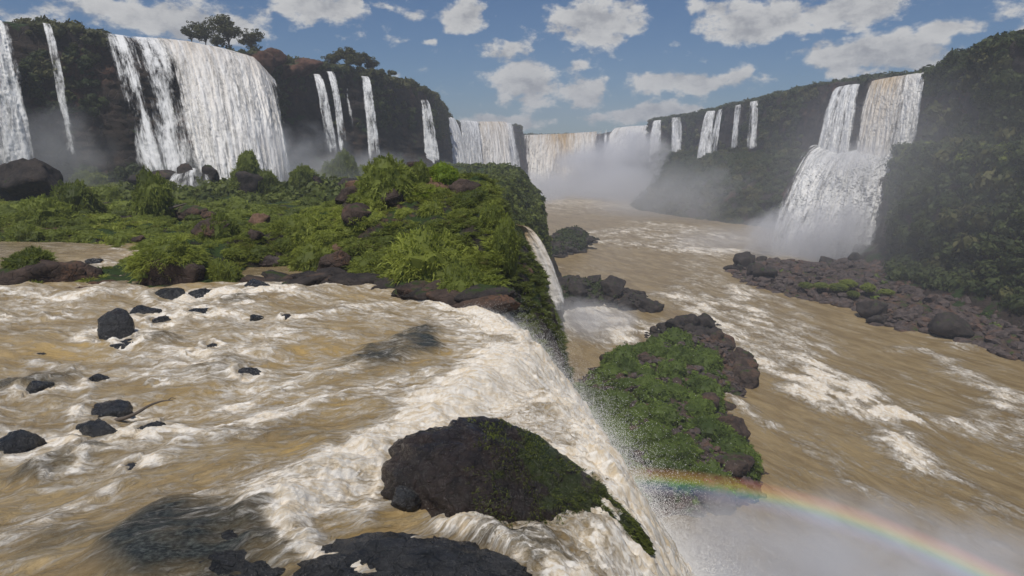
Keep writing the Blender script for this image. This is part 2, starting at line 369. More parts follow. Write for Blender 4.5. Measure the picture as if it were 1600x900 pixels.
def scatter(name, protos, P, S, mat, seed=0, tilt=.15, tonevar=.25, up=None, smooth=False, parent=None):
    """one mesh of many copies; protos: list of (V,F3,tone)"""
    r = np.random.default_rng(seed); Vs, Fs, Ts = [], [], []; off = 0
    S = np.broadcast_to(np.asarray(S, float), (len(P),)) if np.ndim(S) < 2 else np.asarray(S)
    which = r.integers(0, len(protos), len(P))
    for k, pr in enumerate(protos):
        V, F = pr[0], pr[1]; T = pr[2] if len(pr) > 2 else np.full(len(V), .5)
        if F.shape[1] == 4: F = tri(F)
        I = np.where(which == k)[0]
        if not len(I): continue
        a = r.uniform(0, 2*np.pi, len(I)); c, s = np.cos(a), np.sin(a)
        R = np.zeros((len(I), 3, 3)); R[:, 0, 0] = c; R[:, 0, 1] = -s; R[:, 1, 0] = s; R[:, 1, 1] = c; R[:, 2, 2] = 1
        tl = r.normal(0, tilt, (len(I), 2)); R[:, 0, 2] += tl[:, 0]; R[:, 1, 2] += tl[:, 1]
        Sc = S[I][:, None, None] if S.ndim == 1 else S[I][:, None, :]
        X = np.einsum('nij,vj->nvi', R, V)*Sc+P[I][:, None, :]
        Vs.append(X.reshape(-1, 3)); Fs.append((F[None]+(np.arange(len(I))*len(V))[:, None, None]+off).reshape(-1, 3))
        Ts.append(np.clip(T[None]+r.normal(0, tonevar, (len(I), 1)), 0, 1).ravel()); off += len(I)*len(V)
    me = mesh(name, np.concatenate(Vs), np.concatenate(Fs), mat, {'tone': np.concatenate(Ts)}, smooth=smooth)
    return obj(name, me, parent)
TUFTS = [tuft_vf(s) for s in range(6)]
TUFTW = [tuft_vf(s+20, 60, .62, .06, 1.1, .2) for s in range(5)]
LEAFC = [leafclump_vf(s) for s in range(7)]
LEAFCS = [leafclump_vf(s+50, 70, .26) for s in range(6)]
MOUNDME = {}
def moundme(k, mat, **kw):
    key = (k, mat.name, str(kw))
    if key not in MOUNDME: MOUNDME[key] = mound_mesh('bush', k+100, mat, **kw)
    return MOUNDME[key]

# ---------------------------------------------------------------- cliffs
def resample(st, step):
    st = np.array(st, float); seg = np.r_[0, np.cumsum(np.linalg.norm(np.diff(st[:, :2], axis=0), axis=1))]
    out = []; s = 0.0
    while s < seg[-1]:
        k = np.searchsorted(seg, s, 'right')-1; d = np.linalg.norm([np.interp(s, seg, st[:, 0]), np.interp(s, seg, st[:, 1])])
        out.append(s); s += max(step*d, .12)
    out = np.array(out); return out, np.stack([np.interp(out, seg, st[:, c]) for c in range(st.shape[1])], 1), seg
def strip(name, stations, profiles, tcounts, mat, step=.004, amp=1.0, smoothw=9, inland=None):
    """stations: lip points (x,y,z); profiles: per station list of (out, z) below the lip, first entries inland"""
    K = len(profiles[0]); st = [list(s)+[c for p in pr for c in p] for s, pr in zip(stations, profiles)]
    s, A, seg = resample(st, step)
    P = A[:, :3]; prof = A[:, 3:].reshape(len(A), K, 2)
    ker = np.ones(smoothw)/smoothw
    Tn = np.gradient(P[:, :2], axis=0); Tn = np.stack([np.convolve(np.pad(Tn[:, c], smoothw//2, mode='edge'), ker, 'valid') for c in (0, 1)], 1)
    Tn /= np.linalg.norm(Tn, axis=1)[:, None]; O = np.stack([Tn[:, 1], -Tn[:, 0]], 1)
    rows = []; tv = []
    for k in range(K-1):
        c = tcounts[k]
        for q in range(c):
            f = q/c; rows.append(prof[:, k]*(1-f)+prof[:, k+1]*f); tv.append(k+f)
    rows.append(prof[:, -1]); tv.append(K-1); R = np.stack(rows, 1); tv = np.array(tv)
    V = np.empty((len(A), len(tv), 3)); V[..., 0] = P[:, None, 0]+O[:, None, 0]*R[..., 0]; V[..., 1] = P[:, None, 1]+O[:, None, 1]*R[..., 0]; V[..., 2] = R[..., 1]
    dist = np.linalg.norm(V, axis=-1)
    D = amp*(2.6*fbm(V*np.array([.055, .055, .07]), 3)+1.2*fbm(V*np.array([.22, .22, .16]), 4, ridged=True)+.9*fbm(V*np.array([.35, .35, .9])+9, 3))
    D = D*np.interp(tv, [0, 1, 2], [.5, 1, 1])[None]
    V[..., 0] += O[:, None, 0]*D; V[..., 1] += O[:, None, 1]*D; V[..., 2] += amp*.5*fbm(V*.2+30, 3)
    me = mesh(name, V, gridF(len(A), len(tv)), mat); o = obj(name, me); tag(o, kind='structure')
    return o, V, O, tv
def pick(V, tv, t0, t1, n_, r, cond=None, weight=None):
    """random points of a strip between profile values t0 and t1"""
    j0, j1 = np.searchsorted(tv, t0), np.searchsorted(tv, t1)
    j1 = max(j1, j0+1)
    A = V[:, j0:j1+1]
    d1 = np.linalg.norm(A[1:, :-1]-A[:-1, :-1], axis=-1); d2 = np.linalg.norm(A[:-1, 1:]-A[:-1, :-1], axis=-1); wt = d1*d2
    c = A[:-1, :-1].reshape(-1, 3); wt = wt.ravel()/np.maximum(np.linalg.norm(c, axis=1), 20)**1.1
    if cond is not None: wt = wt*cond(c)
    I = r.choice(len(wt), n_, p=wt/wt.sum()); i, j = np.divmod(I, A.shape[1]-1)
    a, b = r.uniform(0, 1, (2, n_, 1))
    return A[i, j]*(1-a)*(1-b)+A[i+1, j]*a*(1-b)+A[i, j+1]*(1-a)*b+A[i+1, j+1]*a*b

ZL = -38.0
def prj(p):
    p = np.asarray(p, float); f = p[..., 1]*CP-p[..., 2]*SP; u = p[..., 0]/f; v = (p[..., 1]*SP+p[..., 2]*CP)/f
    return 800+u*FPX, 450-v*FPX
# left rim, from beyond the left frame edge to the head of the gorge
LR = [(-420, 10, 100), (-150, 18, 128), (0, 33, 147), (90, 40, 152), (160, 54, 158), (280, 66, 172), (350, 76, 182), (400, 84, 190), (430, 92, 200), (500, 103, 215), (560, 112, 230),
      (640, 128, 262), (668, 142, 300), (686, 160, 350), (699, 180, 430), (706, 190, 500), (740, 193, 560), (790, 194, 600), (812, 195, 640), (818, 214, 720), (880, 212, 760), (940, 209, 750), (962, 203, 700), (1016, 200, 640)]
LP = [atd(a, b, c) for a, b, c in LR]
def lprof(a, p):
    z = p[2]; zb = -9 if a < 645 else (-14 if a < 690 else (-26 if a < 720 else -38)); h = z-zb
    if a < 720: return [(-260, z+4), (-30, z+1.2), (-3, z+.3), (0, z-.3), (.6, z-.12*h), (2.0, z-.45*h), (4.5, z-.8*h), (9, zb), (24, zb-3)]
    return [(-400, z+4), (-60, z+1.5), (-4, z+.3), (0, z-.3), (1, z-.12*h), (3, z-.45*h), (6, z-.8*h), (10, zb), (30, zb-3)]
oL, VL, OL, tL = strip('cliff', LP, [lprof(r_[0], p) for r_, p in zip(LR, LP)], [6, 6, 4, 4, 26, 34, 14, 6], M_CLIFF, .0045, 1.0)
# right rim, from the head of the gorge to beyond the right frame edge
RR = [(1013, 197, 660), (1020, 188, 600), (1060, 183, 560), (1100, 175, 520), (1150, 164, 460), (1182, 157, 425), (1230, 146, 385), (1300, 131, 330), (1345, 126, 300), (1400, 121, 275), (1445, 114, 256),
      (1475, 106, 235), (1505, 88, 215), (1540, 72, 195), (1600, 60, 175), (1750, 45, 150), (2100, 30, 115), (2700, 30, 85)]
RP = [atd(a, b, c) for a, b, c in RR]
def rprof(a, p):
    z = p[2]; led = -2 if a < 1400 else 2; tal = np.interp(a, [1013, 1020, 1060, 1100, 1150, 1200, 1250, 1300, 1400, 1445, 1500, 1600, 2700], [14, 16, 28, 48, 66, 72, 50, 26, 24, 14, 16, 18, 20])
    zb = np.interp(a, [1013, 1380, 1450, 1600, 2700], [ZL-2, ZL-2, -33, -29, -27])
    return [(-400, z+6), (-60, z+3), (-4, z+.6), (0, z), (.8, z-3), (2.0, z-12), (3.5, led), (8+tal*.08, led-3), (5+tal*.55, led+(zb-led)*.52), (tal, zb), (tal+12, zb-8)]
oR, VR, OR, tR = strip('hillside', RP, [rprof(r_[0], p) for r_, p in zip(RR, RP)], [6, 6, 4, 5, 14, 20, 6, 24, 24, 8], M_CLIFF, .0042, 1.25)
# mid tier rim and cliff facing the gorge
ER = [(0.2, -14), (0.0, 4), (.2, 12), (.6, 17), (.2, 22), (-.5, 27), (-.9, 33), (-1.0, 40), (-1.2, 47), (-1.3, 55), (-.9, 62), (-2.4, 72), (-2.6, 90), (-2.4, 100), (-2.8, 112), (-.5, 140), (2.5, 180), (3, 225), (-3, 262), (-16, 305), (-34, 365), (-48, 440)]
ez = np.array(ER)
def xe(y): return np.interp(y, ez[:, 1], ez[:, 0])
def front(x): return np.interp(x, [-60, -26, -21.5, -17, -15, -11.9, -6.3, -3.2, -.5, 2], [34, 33.6, 32, 31.3, 33.5, 34.9, 33.4, 30.6, 27.4, 25])
def Hmid(x, y):
    p = xyz(x, y); q = y-front(x)
    base = np.interp(y, [0, 60, 150, 320], [-7.25, -6.9, -8.2, -9.5])
    h = base+.55*fbm(p*.16, 4)+.22*fbm(p*.7+5, 4)
    h = h+sstep(-30, -45, x)*.2
    hum = 3.2*sstep(0, 15, q-1.0)*sstep(-17, -8, x)*sstep(66, 52, y)
    hum += 1.0*sstep(0, 8, q-1)*sstep(-26, -17, x)*sstep(60, 48, y)*(.6+.9*fbm(p*.11+3, 2))
    hum += .9*np.exp(-((x+7)/5.5)**2-((y-50)/8)**2)
    hum += .35*sstep(1, 7, q)*sstep(-6, -1, x)*sstep(60, 45, y)-1.0*sstep(-3.5, -.5, x)*sstep(36, 44, y)*sstep(70, 55, y)
    hum += .7*fbm(p*.33+11, 3)*sstep(1, 6, q)*sstep(80, 50, y)
    h = h+hum+.35*sstep(.6, 1.6, q)+.45*fbm(p*.8+21, 3, ridged=True)*sstep(2, 5, q)*sstep(80, 50, y)
    for (cx, cy, rx, ry, dd) in [(-33, 43, 9, 4, 1.5), (-27, 39, 5, 4, 1.3), (-13.5, 38, 2.4, 2.0, 1.6), (-38, 100, 30, 12, .8)]:
        h = h-dd*np.exp(-(((x-cx)/rx)**2+((y-cy)/ry)**2)*1.2)
    h = np.where(q < 1.2, h-sstep(1.2, -1.5, q)*1.6, h)
    h = h+1.6*sstep(0, 60, y-170)*sstep(-30, 0, x)*(.6+fbm(p*.05, 3))
    h = h+3.2*fbm(p*.045+60, 3)*sstep(100, 150, y)*sstep(-70, -20, x)
    h = h-2.4*np.exp(-((y-83)/9)**2)*sstep(-9, -2, x)
    return h
ys = 25*np.exp(np.linspace(0, math.log(330/25), 430)); ss_ = np.linspace(0, 1, 420)**1.15
YY = ys[:, None]+0*ss_[None]; XX = xe(YY)+.35-ss_[None]*(YY*1.0+22)
ZZ = Hmid(XX, YY)
ZZ = ZZ-np.where(XX > xe(YY)-.6, (XX-xe(YY)+.6)*.9, 0)
oM = obj('ground', mesh('ground', np.stack([XX, YY, ZZ], -1), gridF(*YY.shape)[:, ::-1], M_MOSSY)); tag(oM, kind='structure')
EP = [(x, y, 0) for x, y in ER]; eprof = []
for x, y in ER:
    zt = float(Hmid(np.array(x-.5), np.array(float(y))))-.2 if y > 26 else -8.6
    eprof.append([(-.8, zt+.05), (.0, zt-.5), (.5, zt-2.2), (2.3, zt-4.4), (4.3, -14), (5.6, -22), (7.6, -30), (12, ZL-1), (20, ZL-5)])
oE, VE, OE, tE = strip('rock_face', EP, eprof, [3, 4, 12, 14, 22, 22, 20, 6], M_MOSSY, .0045, .42)
# beyond the gorge: the plateau to the horizon
nx, ny = 80, 50; X, Y = np.meshgrid(np.linspace(-1350, 1350, nx), np.linspace(775, 1450, ny)); Zp = 9+3*fbm(xyz(X, Y)*.004, 3)
tag(obj('plateau', mesh('plateau', np.stack([X, Y, Zp], -1), gridF(ny, nx), M_MOSSY)), kind='structure')
# riverbed under everything, out past the frame
X, Y = np.meshgrid(np.linspace(-1350, 1350, 60), np.linspace(-90, 1450, 60))
tag(obj('riverbed', mesh('riverbed', np.stack([X, Y, np.full_like(X, -44.0)], -1), gridF(60, 60), M_ROCK)), kind='structure')

# ---------------------------------------------------------------- upper river (the rapids) and the cascade over the lip
def xl(y): return np.interp(y, [6, 10, 12, 14, 16, 20, 25, 29, 32], [.0, .0, .2, .8, .9, .3, -.4, -1.6, -2.2])
def blob(px, py, rx, ry, z=-7.1):
    c = atz(px, py, z); a = atz(px+rx, py, z); b = atz(px, py-ry, z); return (c[0], c[1], abs(a[0]-c[0]), abs(b[1]-c[1]))
def gb(x, y, bl, pw=1.0):
    cx, cy, rx, ry = bl; return np.exp(-(((x-cx)/rx)**2+((y-cy)/ry)**2)**pw)
def pl(pts, z=-7.1): return [tuple(atz(a, b, z)[:2]) for a, b in pts]
STROKES = [([(820, 560), (770, 585), (700, 635), (610, 690), (530, 740), (450, 800)], .95, .75), ([(450, 800), (470, 850), (560, 862), (640, 835)], .38, .8), ([(640, 600), (700, 590), (780, 560)], .6, .3),
           ([(0, 545), (110, 530), (230, 560), (330, 590)], .9, .25), ([(340, 600), (420, 545), (500, 500), (600, 485)], .9, .35), ([(0, 470), (100, 480), (200, 470)], .8, .45),
           ([(180, 520), (260, 490), (340, 470), (450, 460)], .6, .35), ([(640, 465), (700, 490), (760, 500), (820, 530)], .35, .75), ([(0, 870), (120, 800), (250, 740), (380, 690), (500, 640), (600, 610)], .55, .42),
           ([(240, 700), (330, 690), (430, 660)], .4, .5), ([(60, 760), (140, 730), (210, 720)], .3, .4), ([(150, 640), (120, 600), (60, 580)], .3, .3), ([(330, 650), (500, 600), (640, 570)], .4, .25),
           ([(690, 800), (760, 815), (860, 850), (960, 880), (1010, 899)], .40, .85), ([(840, 800), (900, 830), (990, 885)], .3, .5), ([(560, 690), (600, 740), (560, 790)], .25, .3), ([(0, 640), (110, 620), (260, 600)], .5, .2), ([(640, 640), (690, 660), (640, 720)], .3, .5)]
DARKS = [blob(300, 868, 150, 58), blob(420, 840, 60, 30), blob(590, 565, 52, 22), blob(655, 540, 36, 24), blob(90, 745, 50, 25), blob(60, 610, 60, 20), blob(350, 590, 50, 22), blob(240, 545, 40, 12), blob(810, 820, 110, 22), blob(100, 870, 60, 30), blob(470, 690, 60, 12), blob(370, 480, 25, 6)]
DK = [1, .9, .95, 1, .8, .8, .5, .6, .8, .45, .3, .7]
AMB = [blob(750, 640, 110, 50), blob(330, 640, 90, 30), blob(560, 770, 50, 50), blob(700, 560, 60, 20), blob(150, 560, 110, 20), blob(470, 560, 130, 22), blob(800, 560, 80, 30), blob(500, 640, 100, 18), blob(480, 720, 60, 22)]
# boulders standing in the rapids: pixel centre at the waterline, width, height, seed, sink, label
FR = [(178, 532, 84, 62, 0, 'largest black wet boulder standing in the upper rapids, white foam round its foot', 1.2), (218, 500, 56, 30, 1, 'low dark boulder touching the back of the largest black boulder in the rapids', .9),
      (247, 508, 36, 24, 2, 'small dark boulder just right of the two joined black boulders in the rapids', .9), (312, 496, 52, 24, 3, 'lone flat dark rock in the rapids below the green islet', .8),
      (163, 650, 76, 34, 4, 'reddish black wet rock behind the one on which the driftwood branch rests', .9), (155, 692, 76, 48, 5, 'dark wet rock under the thick end of the driftwood branch', 1.0),
      (234, 680, 68, 38, 6, 'pointed dark rock right of the driftwood branch in the rapids', .9), (32, 712, 84, 50, 7, 'slanted black slab at the left edge of the frame, water sliding off it', .8),
      (395, 458, 74, 30, 8, 'flat grey slab at the mouth of the still green pool', 1.0), (428, 466, 54, 12, 9, 'thin low rock lying in the water in front of the flat grey slab', .8),
      (145, 416, 38, 22, 2, 'rounded dark boulder at the head of the little side rapid', 1.0), (118, 438, 56, 16, 3, 'long smooth wet rock in the middle of the little side rapid', .9), (112, 424, 36, 10, 5, 'small flat wet rock between white threads of the side rapid', .9),
      (2, 510, 26, 18, 6, 'small dark rock cut by the left edge of the frame in the rapids', .8), (362, 478, 44, 10, 7, 'barely showing wet rock between the flat slab and the rapids', .8), (262, 468, 60, 24, 1, 'dark rock at the waterline in front of the big shaggy boulder', 1.0), (310, 462, 44, 16, 4, 'low wet rock right of the shaggy boulder at the waterline', .9)]
FRW = []
for a_, b_, c_ in [(212, 738, 44), (60, 618, 60), (96, 742, 60), (205, 545, 46), (385, 592, 44), (330, 545, 30), (150, 598, 30), (300, 565, 26), (90, 505, 34), (450, 500, 26), (245, 610, 26)]:
    c0 = atz(a_, b_, -6.95); FRW.append((c0[0], c0[1], c_/2/FPX*c0[1]))
for (a_, b_, c_, d_, e_, f_, g_) in FR:
    c0 = atz(a_, b_, -6.95); FRW.append((c0[0], c0[1], c_/2/FPX*c0[1]*1.04))
def flowv(x, y):
    yc = np.interp(x, [-30, -12, -4, 0, 20], [22, 21, 21.5, 22.0, 22.0]); ww = np.interp(x, [-30, -12, -4, 0, 20], [13, 12, 8, 6, 7.5])
    return (y-yc)/ww*8
def upper(x, y, sc=None):
    s = x-xl(y); p = xyz(x, y); v = flowv(x, y)
    drop = np.interp(s, [-1, 0, .7, 1.4, 2.3, 3.1, 4.9, 7.3, 10, 13, 17], [0, 0.04, .22, .8, 1.9, 3.2, 6.3, 10.0, 15.2, 22.5, 36])
    z = -7.0+.016*np.maximum(-x, 0)
    # the ledge
    lx = np.array(pl([(800, 590), (430, 810)])); dl = lx[1]-lx[0]; nl = np.array([dl[1], -dl[0]])/np.linalg.norm(dl)
    side = (x-lx[0, 0])*nl[0]+(y-lx[0, 1])*nl[1]
    if nl[1] > 0: side = -side
    z = z-.45*sstep(-.7, .7, -side if nl[1] < 0 and False else side)*sstep(-7.5, -5, x)*sstep(3, 1, x)
    fp = xyz(x*.42, v*.9)
    big = .42*fbm(fp*.55, 3)+.20*fbm(fp*1.7+7, 3)
    foam = np.full(np.shape(x), .30)+.55*fbm(fp*.5+3, 3)+.30*fbm(fp*1.6+3, 3)
    for pts, wd, st in STROKES:
        d, t = polyd(x+.35*fbm(p*.9, 2), y+.5*fbm(p*.9+9, 2), pl(pts)); k = np.exp(-(d/(wd*.85))**2)
        foam = foam+st*k*(1+.6*fbm(p*1.6, 2)); big = big+.24*k*st
    dark = np.zeros(np.shape(x)); amber = np.zeros(np.shape(x))
    for b, kk in zip(DARKS, DK):
        g_ = np.clip(gb(x+.7*fbm(p*.8, 3), y+.8*fbm(p*.9+4, 3), b, 2.0)*(1+.7*fbm(fp*1.6+13, 3)), 0, 1); dark = np.maximum(dark, g_*kk); big = big+.22*g_*kk
    for b in AMB: amber = np.maximum(amber, gb(x, y, b)*.8)
    for (rx_, ry_, rr_) in FRW:
        dx = (x-rx_)/rr_; dy = (y-ry_)/rr_; q = np.hypot(dx, dy)
        foam = foam+.42*np.exp(-((q-1.05)/.35)**2)*(1+.8*fbm(p*2.2+3, 2))+.35*np.exp(-((dx-1.6)/1.2)**2-(dy/.7)**2)
        big = big+.10*np.exp(-((q-1.0)/.4)**2)*(dx < 0)
    calm = sstep(.8, 2.6, y-front(x))*(1-.8*np.exp(-((x+24)/5)**2)); foam = foam*(1-.75*calm)-.12*calm; dark = np.maximum(dark, .42*calm); big = big*(1-.8*calm)
    cas = sstep(-.2, 1.6, s); near = sstep(14.2, 15.6, y)
    foam = foam*(1-.2*dark)-.12*dark+.5*sstep(-3.4, .2, s)*sstep(12, 15, y)*(1+.8*fbm(fp*1.3+33, 3))
    foam = np.maximum(foam, cas*(1.2+.8*fbm(xyz(s*.25, v*1.1, 4), 3))*(.55+.45*near)+cas*sstep(1.0, 4, s)*.6)
    amber = np.clip(amber*(1-cas*.4)+cas*.75*sstep(.08, .36, fbm(xyz(s*.22, v*.7, 9), 3)), 0, 1)*sstep(5, 2, s)
    fr = np.clip(foam, 0, 1)
    tex = fr*(.17*fbm(xyz(x*1.3, v*2.2), 4)+.06*fbm(xyz(x*5, v*6), 4, ridged=True))
    cz = cas*((.6+.06*s)*fbm(xyz(s*.35, v*1.1, 2), 4)+.34*fbm(xyz(s*1.2, v*2.6, 5), 4, ridged=True)+.06*fbm(xyz(s*5, v*6, 5), 3, ridged=True))
    return z-drop+big*(1-cas*.5)+tex+cz, foam, dark, amber, v, s
ys = 6.3*np.exp(np.linspace(0, math.log(47/6.3), 760)); us = np.linspace(-1.0, 1, 740)
YY = ys[:, None]+0*us[None]; XR = np.minimum(xl(YY), xe(YY)+8)+.15; XL = -YY*.92-2.5; q = (us[None]+1)/2
XX = XL+(XR-XL)*q
ZZ, fo, dk, am, vv, s_ = upper(XX, YY)
UV = np.stack([XX, vv, 0*XX], -1)
tag(obj('river', mesh('river', np.stack([XX, YY, ZZ], -1), gridF(*YY.shape), M_RIVER, {'fuv': UV.reshape(-1, 3), 'foam': fo.ravel(), 'dark': dk.ravel(), 'amber': am.ravel()})), kind='structure')
ya = np.linspace(9.2, 31.5, 560); sa = np.linspace(-.05, 1, 420)**1.0
YY = ya[:, None]+0*sa[None]; SS = sa[None]*17+0*YY; yfan = (YY-20)*(1+.018*np.maximum(SS, 0))+20
XX = xl(YY)+SS
ZZ, fo, dk, am, vv, s_ = upper(XX, YY)
arc = SS+np.interp(SS, [0, 3, 7, 17], [0, 2, 8, 34])*.8
UV = np.stack([arc, vv, 0*XX], -1)
CASV = np.stack([XX, yfan, ZZ], -1); CASF = fo
cas = obj('waterfall', mesh('waterfall', CASV, gridF(*YY.shape), M_RIVER, {'fuv': UV.reshape(-1, 3), 'foam': fo.ravel(), 'dark': dk.ravel(), 'amber': am.ravel()}))
tag(cas, 'near broad cascade pouring off the brown rapids beside the mossy dome rock, thick with spray', 'waterfall')
# flying droplets
r = np.random.default_rng(5); N = 300000
i = r.integers(0, 559, N); j = (r.beta(1.3, 1.5, N)*419).astype(int); P = CASV[i, j]+r.normal(0, .04, (N, 3)); S2 = SS[i, j]
k = CASF[i, j]+.25*r.normal(size=N); P = P[k > .4]; S2 = S2[k > .4]; h = r.exponential(.13+.08*np.clip(S2, 0, 9), len(P)); P = P+np.stack([.75*h, .15*r.normal(size=len(P))*h, .62*h], 1)
OCT = (np.array([[1, 0, 0], [-1, 0, 0], [0, 1, 0], [0, -1, 0], [0, 0, 1], [0, 0, -1]], float), np.array([[0, 2, 4], [2, 1, 4], [1, 3, 4], [3, 0, 4], [2, 0, 5], [1, 2, 5], [3, 1, 5], [0, 3, 5]]))
mt, n, m = newmat('spray_white'); finish(n, principled(n, (.86, .84, .80), .5, .3)); M_SPRAY = mt
kq = (P[:, 1] > 16.2) | (S2 > 3.2); P = P[kq]; S2 = S2[kq]
sp = scatter('spray', [OCT], P, r.uniform(.003, .0095, len(P))*(1+.06*S2.clip(0, 8)), M_SPRAY, tonevar=0, parent=cas); sp['kind'] = 'stuff'
# ---------------------------------------------------------------- lower river
ys = 42*np.exp(np.linspace(0, math.log(700/42), 620)); us = np.linspace(0, 1, 560)
YY = ys[:, None]+0*us[None]; XL = np.interp(YY, [42, 150, 300, 700], [2, 0, -30, -60]); XR = YY*.80+30
XX = XL+(XR-XL)*us[None]
LS = [([(1040, 468), (1110, 500), (1180, 565), (1260, 615), (1340, 655), (1450, 725), (1530, 790)], 2.2, .42), ([(1140, 448), (1185, 490), (1250, 540), (1310, 600), (1400, 650), (1480, 655), (1560, 690), (1640, 710)], 3.0, .55),
      ([(1110, 470), (1180, 530), (1230, 570), (1300, 620)], 4.0, .45), ([(1160, 455), (1230, 470), (1270, 520)], 3, .3), ([(1410, 548), (1480, 565), (1540, 600), (1600, 640)], 2.0, .5), ([(1500, 545), (1540, 548)], 2, .5),
      ([(880, 388), (960, 378), (1060, 392)], 5, .45), ([(920, 368), (1000, 360), (1060, 380), (1110, 390)], 9, .5), ([(1010, 350), (1070, 355), (1130, 372)], 9, .45), ([(870, 500), (930, 488), (960, 520)], 7, .85),
      ([(1135, 622), (1165, 632), (1205, 665)], .9, .55), ([(1205, 665), (1290, 720), (1380, 780), (1500, 850), (1600, 880)], .8, .30), ([(1100, 395), (1100, 430), (1060, 460)], 5, .35), ([(950, 470), (1040, 462), (1100, 480)], 3, .3),
      ([(1280, 600), (1380, 640), (1420, 680), (1440, 720)], 2.5, .5), ([(1560, 660), (1600, 630), (1640, 650)], 3, .4), ([(1230, 400), (1160, 395), (1100, 390)], 5, .2), ([(960, 545), (1010, 530), (1060, 500)], 2.5, .25)]
p = xyz(XX, YY); along = -(.37*XX-.93*YY)*-1; across = .93*XX+.37*YY
along = .37*XX-.93*YY
bend = 10*fbm(p*.012+4, 3); fp = xyz((along+bend)*.06, (across+bend*1.4)*.14)
foam = .10+.40*fbm(fp*1.0, 4)+.22*fbm(fp*3.1+5, 3); hh = .25*fbm(fp*1.6, 3)
for pts, wd, st in LS:
    d, t = polyd(XX+4*fbm(p*.06, 3), YY+5*fbm(p*.06+9, 3), pl(pts, ZL)); k = np.exp(-(d/wd)**2*.5)
    foam = foam+st*.85*k*(1+2.4*fbm(fp*2.4+2, 4))+.10*k; hh = hh+.7*k*st
foam = foam+.8*np.exp(-((XX-118)/24)**2-((YY-255)/34)**2)+.5*sstep(330, 480, YY)
fr = np.clip(foam, 0, 1); hh = hh+fr*(.9*fbm(xyz(along*.14, across*.22), 4)+.35*fbm(p*.9, 3, ridged=True))+.10*fbm(xyz(along*.3, across*.7), 3)
tag(obj('lower_river', mesh('lower_river', np.stack([XX, YY, ZL+hh], -1), gridF(*YY.shape), M_RIVERL,
    {'fuv': np.stack([along, across, 0*XX], -1).reshape(-1, 3), 'foam': foam.ravel(), 'dark': 0*foam.ravel(), 'amber': .12*np.clip(fbm(fp+8, 3)+.3, 0, 1).ravel()})), kind='structure')
X, Y = np.meshgrid(np.linspace(-400, 700, 12), np.linspace(-90, 900, 12))
tag(obj('water', mesh('water', np.stack([X, Y, np.full_like(X, ZL-.9)], -1), gridF(12, 12), M_RIVERL,
    {'fuv': np.stack([X, Y, 0*X], -1).reshape(-1, 3), 'foam': .1+0*X.ravel(), 'dark': 0*X.ravel(), 'amber': 0*X.ravel()})), kind='structure')

# ---------------------------------------------------------------- rock banks in the lower river
def bank(name, poly, rise, hmax, res, mat, amp=1.0, seed=0, kind='structure', z0=ZL):
    P2 = np.array(poly); lo = P2.min(0)-3; hi = P2.max(0)+3
    nx, ny = int((hi[0]-lo[0])/res)+2, int((hi[1]-lo[1])/res)+2
    X, Y = np.meshgrid(np.linspace(lo[0], hi[0], nx), np.linspace(lo[1], hi[1], ny)); p = xyz(X, Y, seed)
    sd = sdist(X+1.5*fbm(p*.2, 3), Y+1.5*fbm(p*.2+7, 3), poly)
    h = np.clip(sd*rise, -3, None); h = hmax*(1-np.exp(-np.maximum(h, 0)/hmax))+np.minimum(h, 0)
    h = h+amp*(sstep(-1, 4, sd)*(1.6*fbm(p*.13+3, 3)+1.1*fbm(p*.33, 4, ridged=True)*.8)+.35*fbm(p*.9, 3, ridged=True))-.4
    V = np.stack([X, Y, z0+h], -1)
    o = obj(name, mesh(name, V, gridF(ny, nx), mat)); tag(o, kind=kind); return o, V, sd
def pickbank(V, sd, n_, r, cond):
    I = r.integers(0, V.shape[0]*V.shape[1], n_*6); P = V.reshape(-1, 3)[I]; s = sd.ravel()[I]; k = cond(P, s, r); P = P[k][:n_]
    return P+r.normal(0, .15, P.shape)
polyA = pl([(860, 640), (915, 590), (960, 560), (1000, 552), (1060, 535), (1110, 535), (1150, 553), (1168, 590), (1160, 618), (1128, 632), (1150, 672), (1168, 715), (1200, 752), (1190, 775), (1110, 806), (980, 815), (860, 790)], ZL)
polyB = pl([(1005, 524), (1050, 506), (1115, 508), (1132, 530), (1110, 545), (1030, 552)], ZL)
polyC = pl([(850, 470), (870, 446), (920, 448), (1005, 466), (1030, 478), (1010, 488), (930, 482), (870, 486)], ZL)
polyE = pl([(1130, 418), (1165, 444), (1240, 466), (1345, 486), (1370, 508), (1480, 530), (1540, 552), (1640, 575), (1900, 640), (2500, 640), (2300, 395), (1500, 392), (1420, 396), (1350, 404), (1260, 416), (1200, 412)], ZL)
polyD = pl([(838, 392), (870, 376), (930, 376), (918, 392), (870, 402)], ZL)
oA, VA, sA = bank('rock_bank', polyA, .55, 7.0, .42, M_ROCKB, 1.0, 1)
oB, VB, sB = bank('rock_bank', polyB, .5, 2.4, .5, M_ROCK, .8, 2)
oC, VC, sC = bank('rock_bank', polyC, .6, 4.0, .6, M_ROCK, .9, 3)
oD, VD, sD = bank('rock_bank', polyD, 1.0, 9.0, 1.0, M_ROCK, 1.2, 5)
oE2, VE2, sE = bank('rock_bank', polyE, .22, 7.0, .6, M_ROCKB, .85, 4)
r = np.random.default_rng(21)
def boulders(V, sd, n_, smin, smax, mat, label, group, cond, seed):
    r = np.random.default_rng(seed); P = pickbank(V, sd, n_, r, cond); S = r.uniform(0, 1, len(P))**2*(smax-smin)+smin
    for p_, s in zip(P, S):
        place(rockme(int(r.integers(10)), mat), 'boulder', (p_[0], p_[1], p_[2]+s*.35), (s*r.uniform(.9, 1.4), s, s*r.uniform(.6, 1.0)), r.uniform(0, 6.3), label, 'boulder', group, (r.normal(0, .2), r.normal(0, .2)))
edge = lambda lo, hi: (lambda P, s, r: (s > lo) & (s < hi))
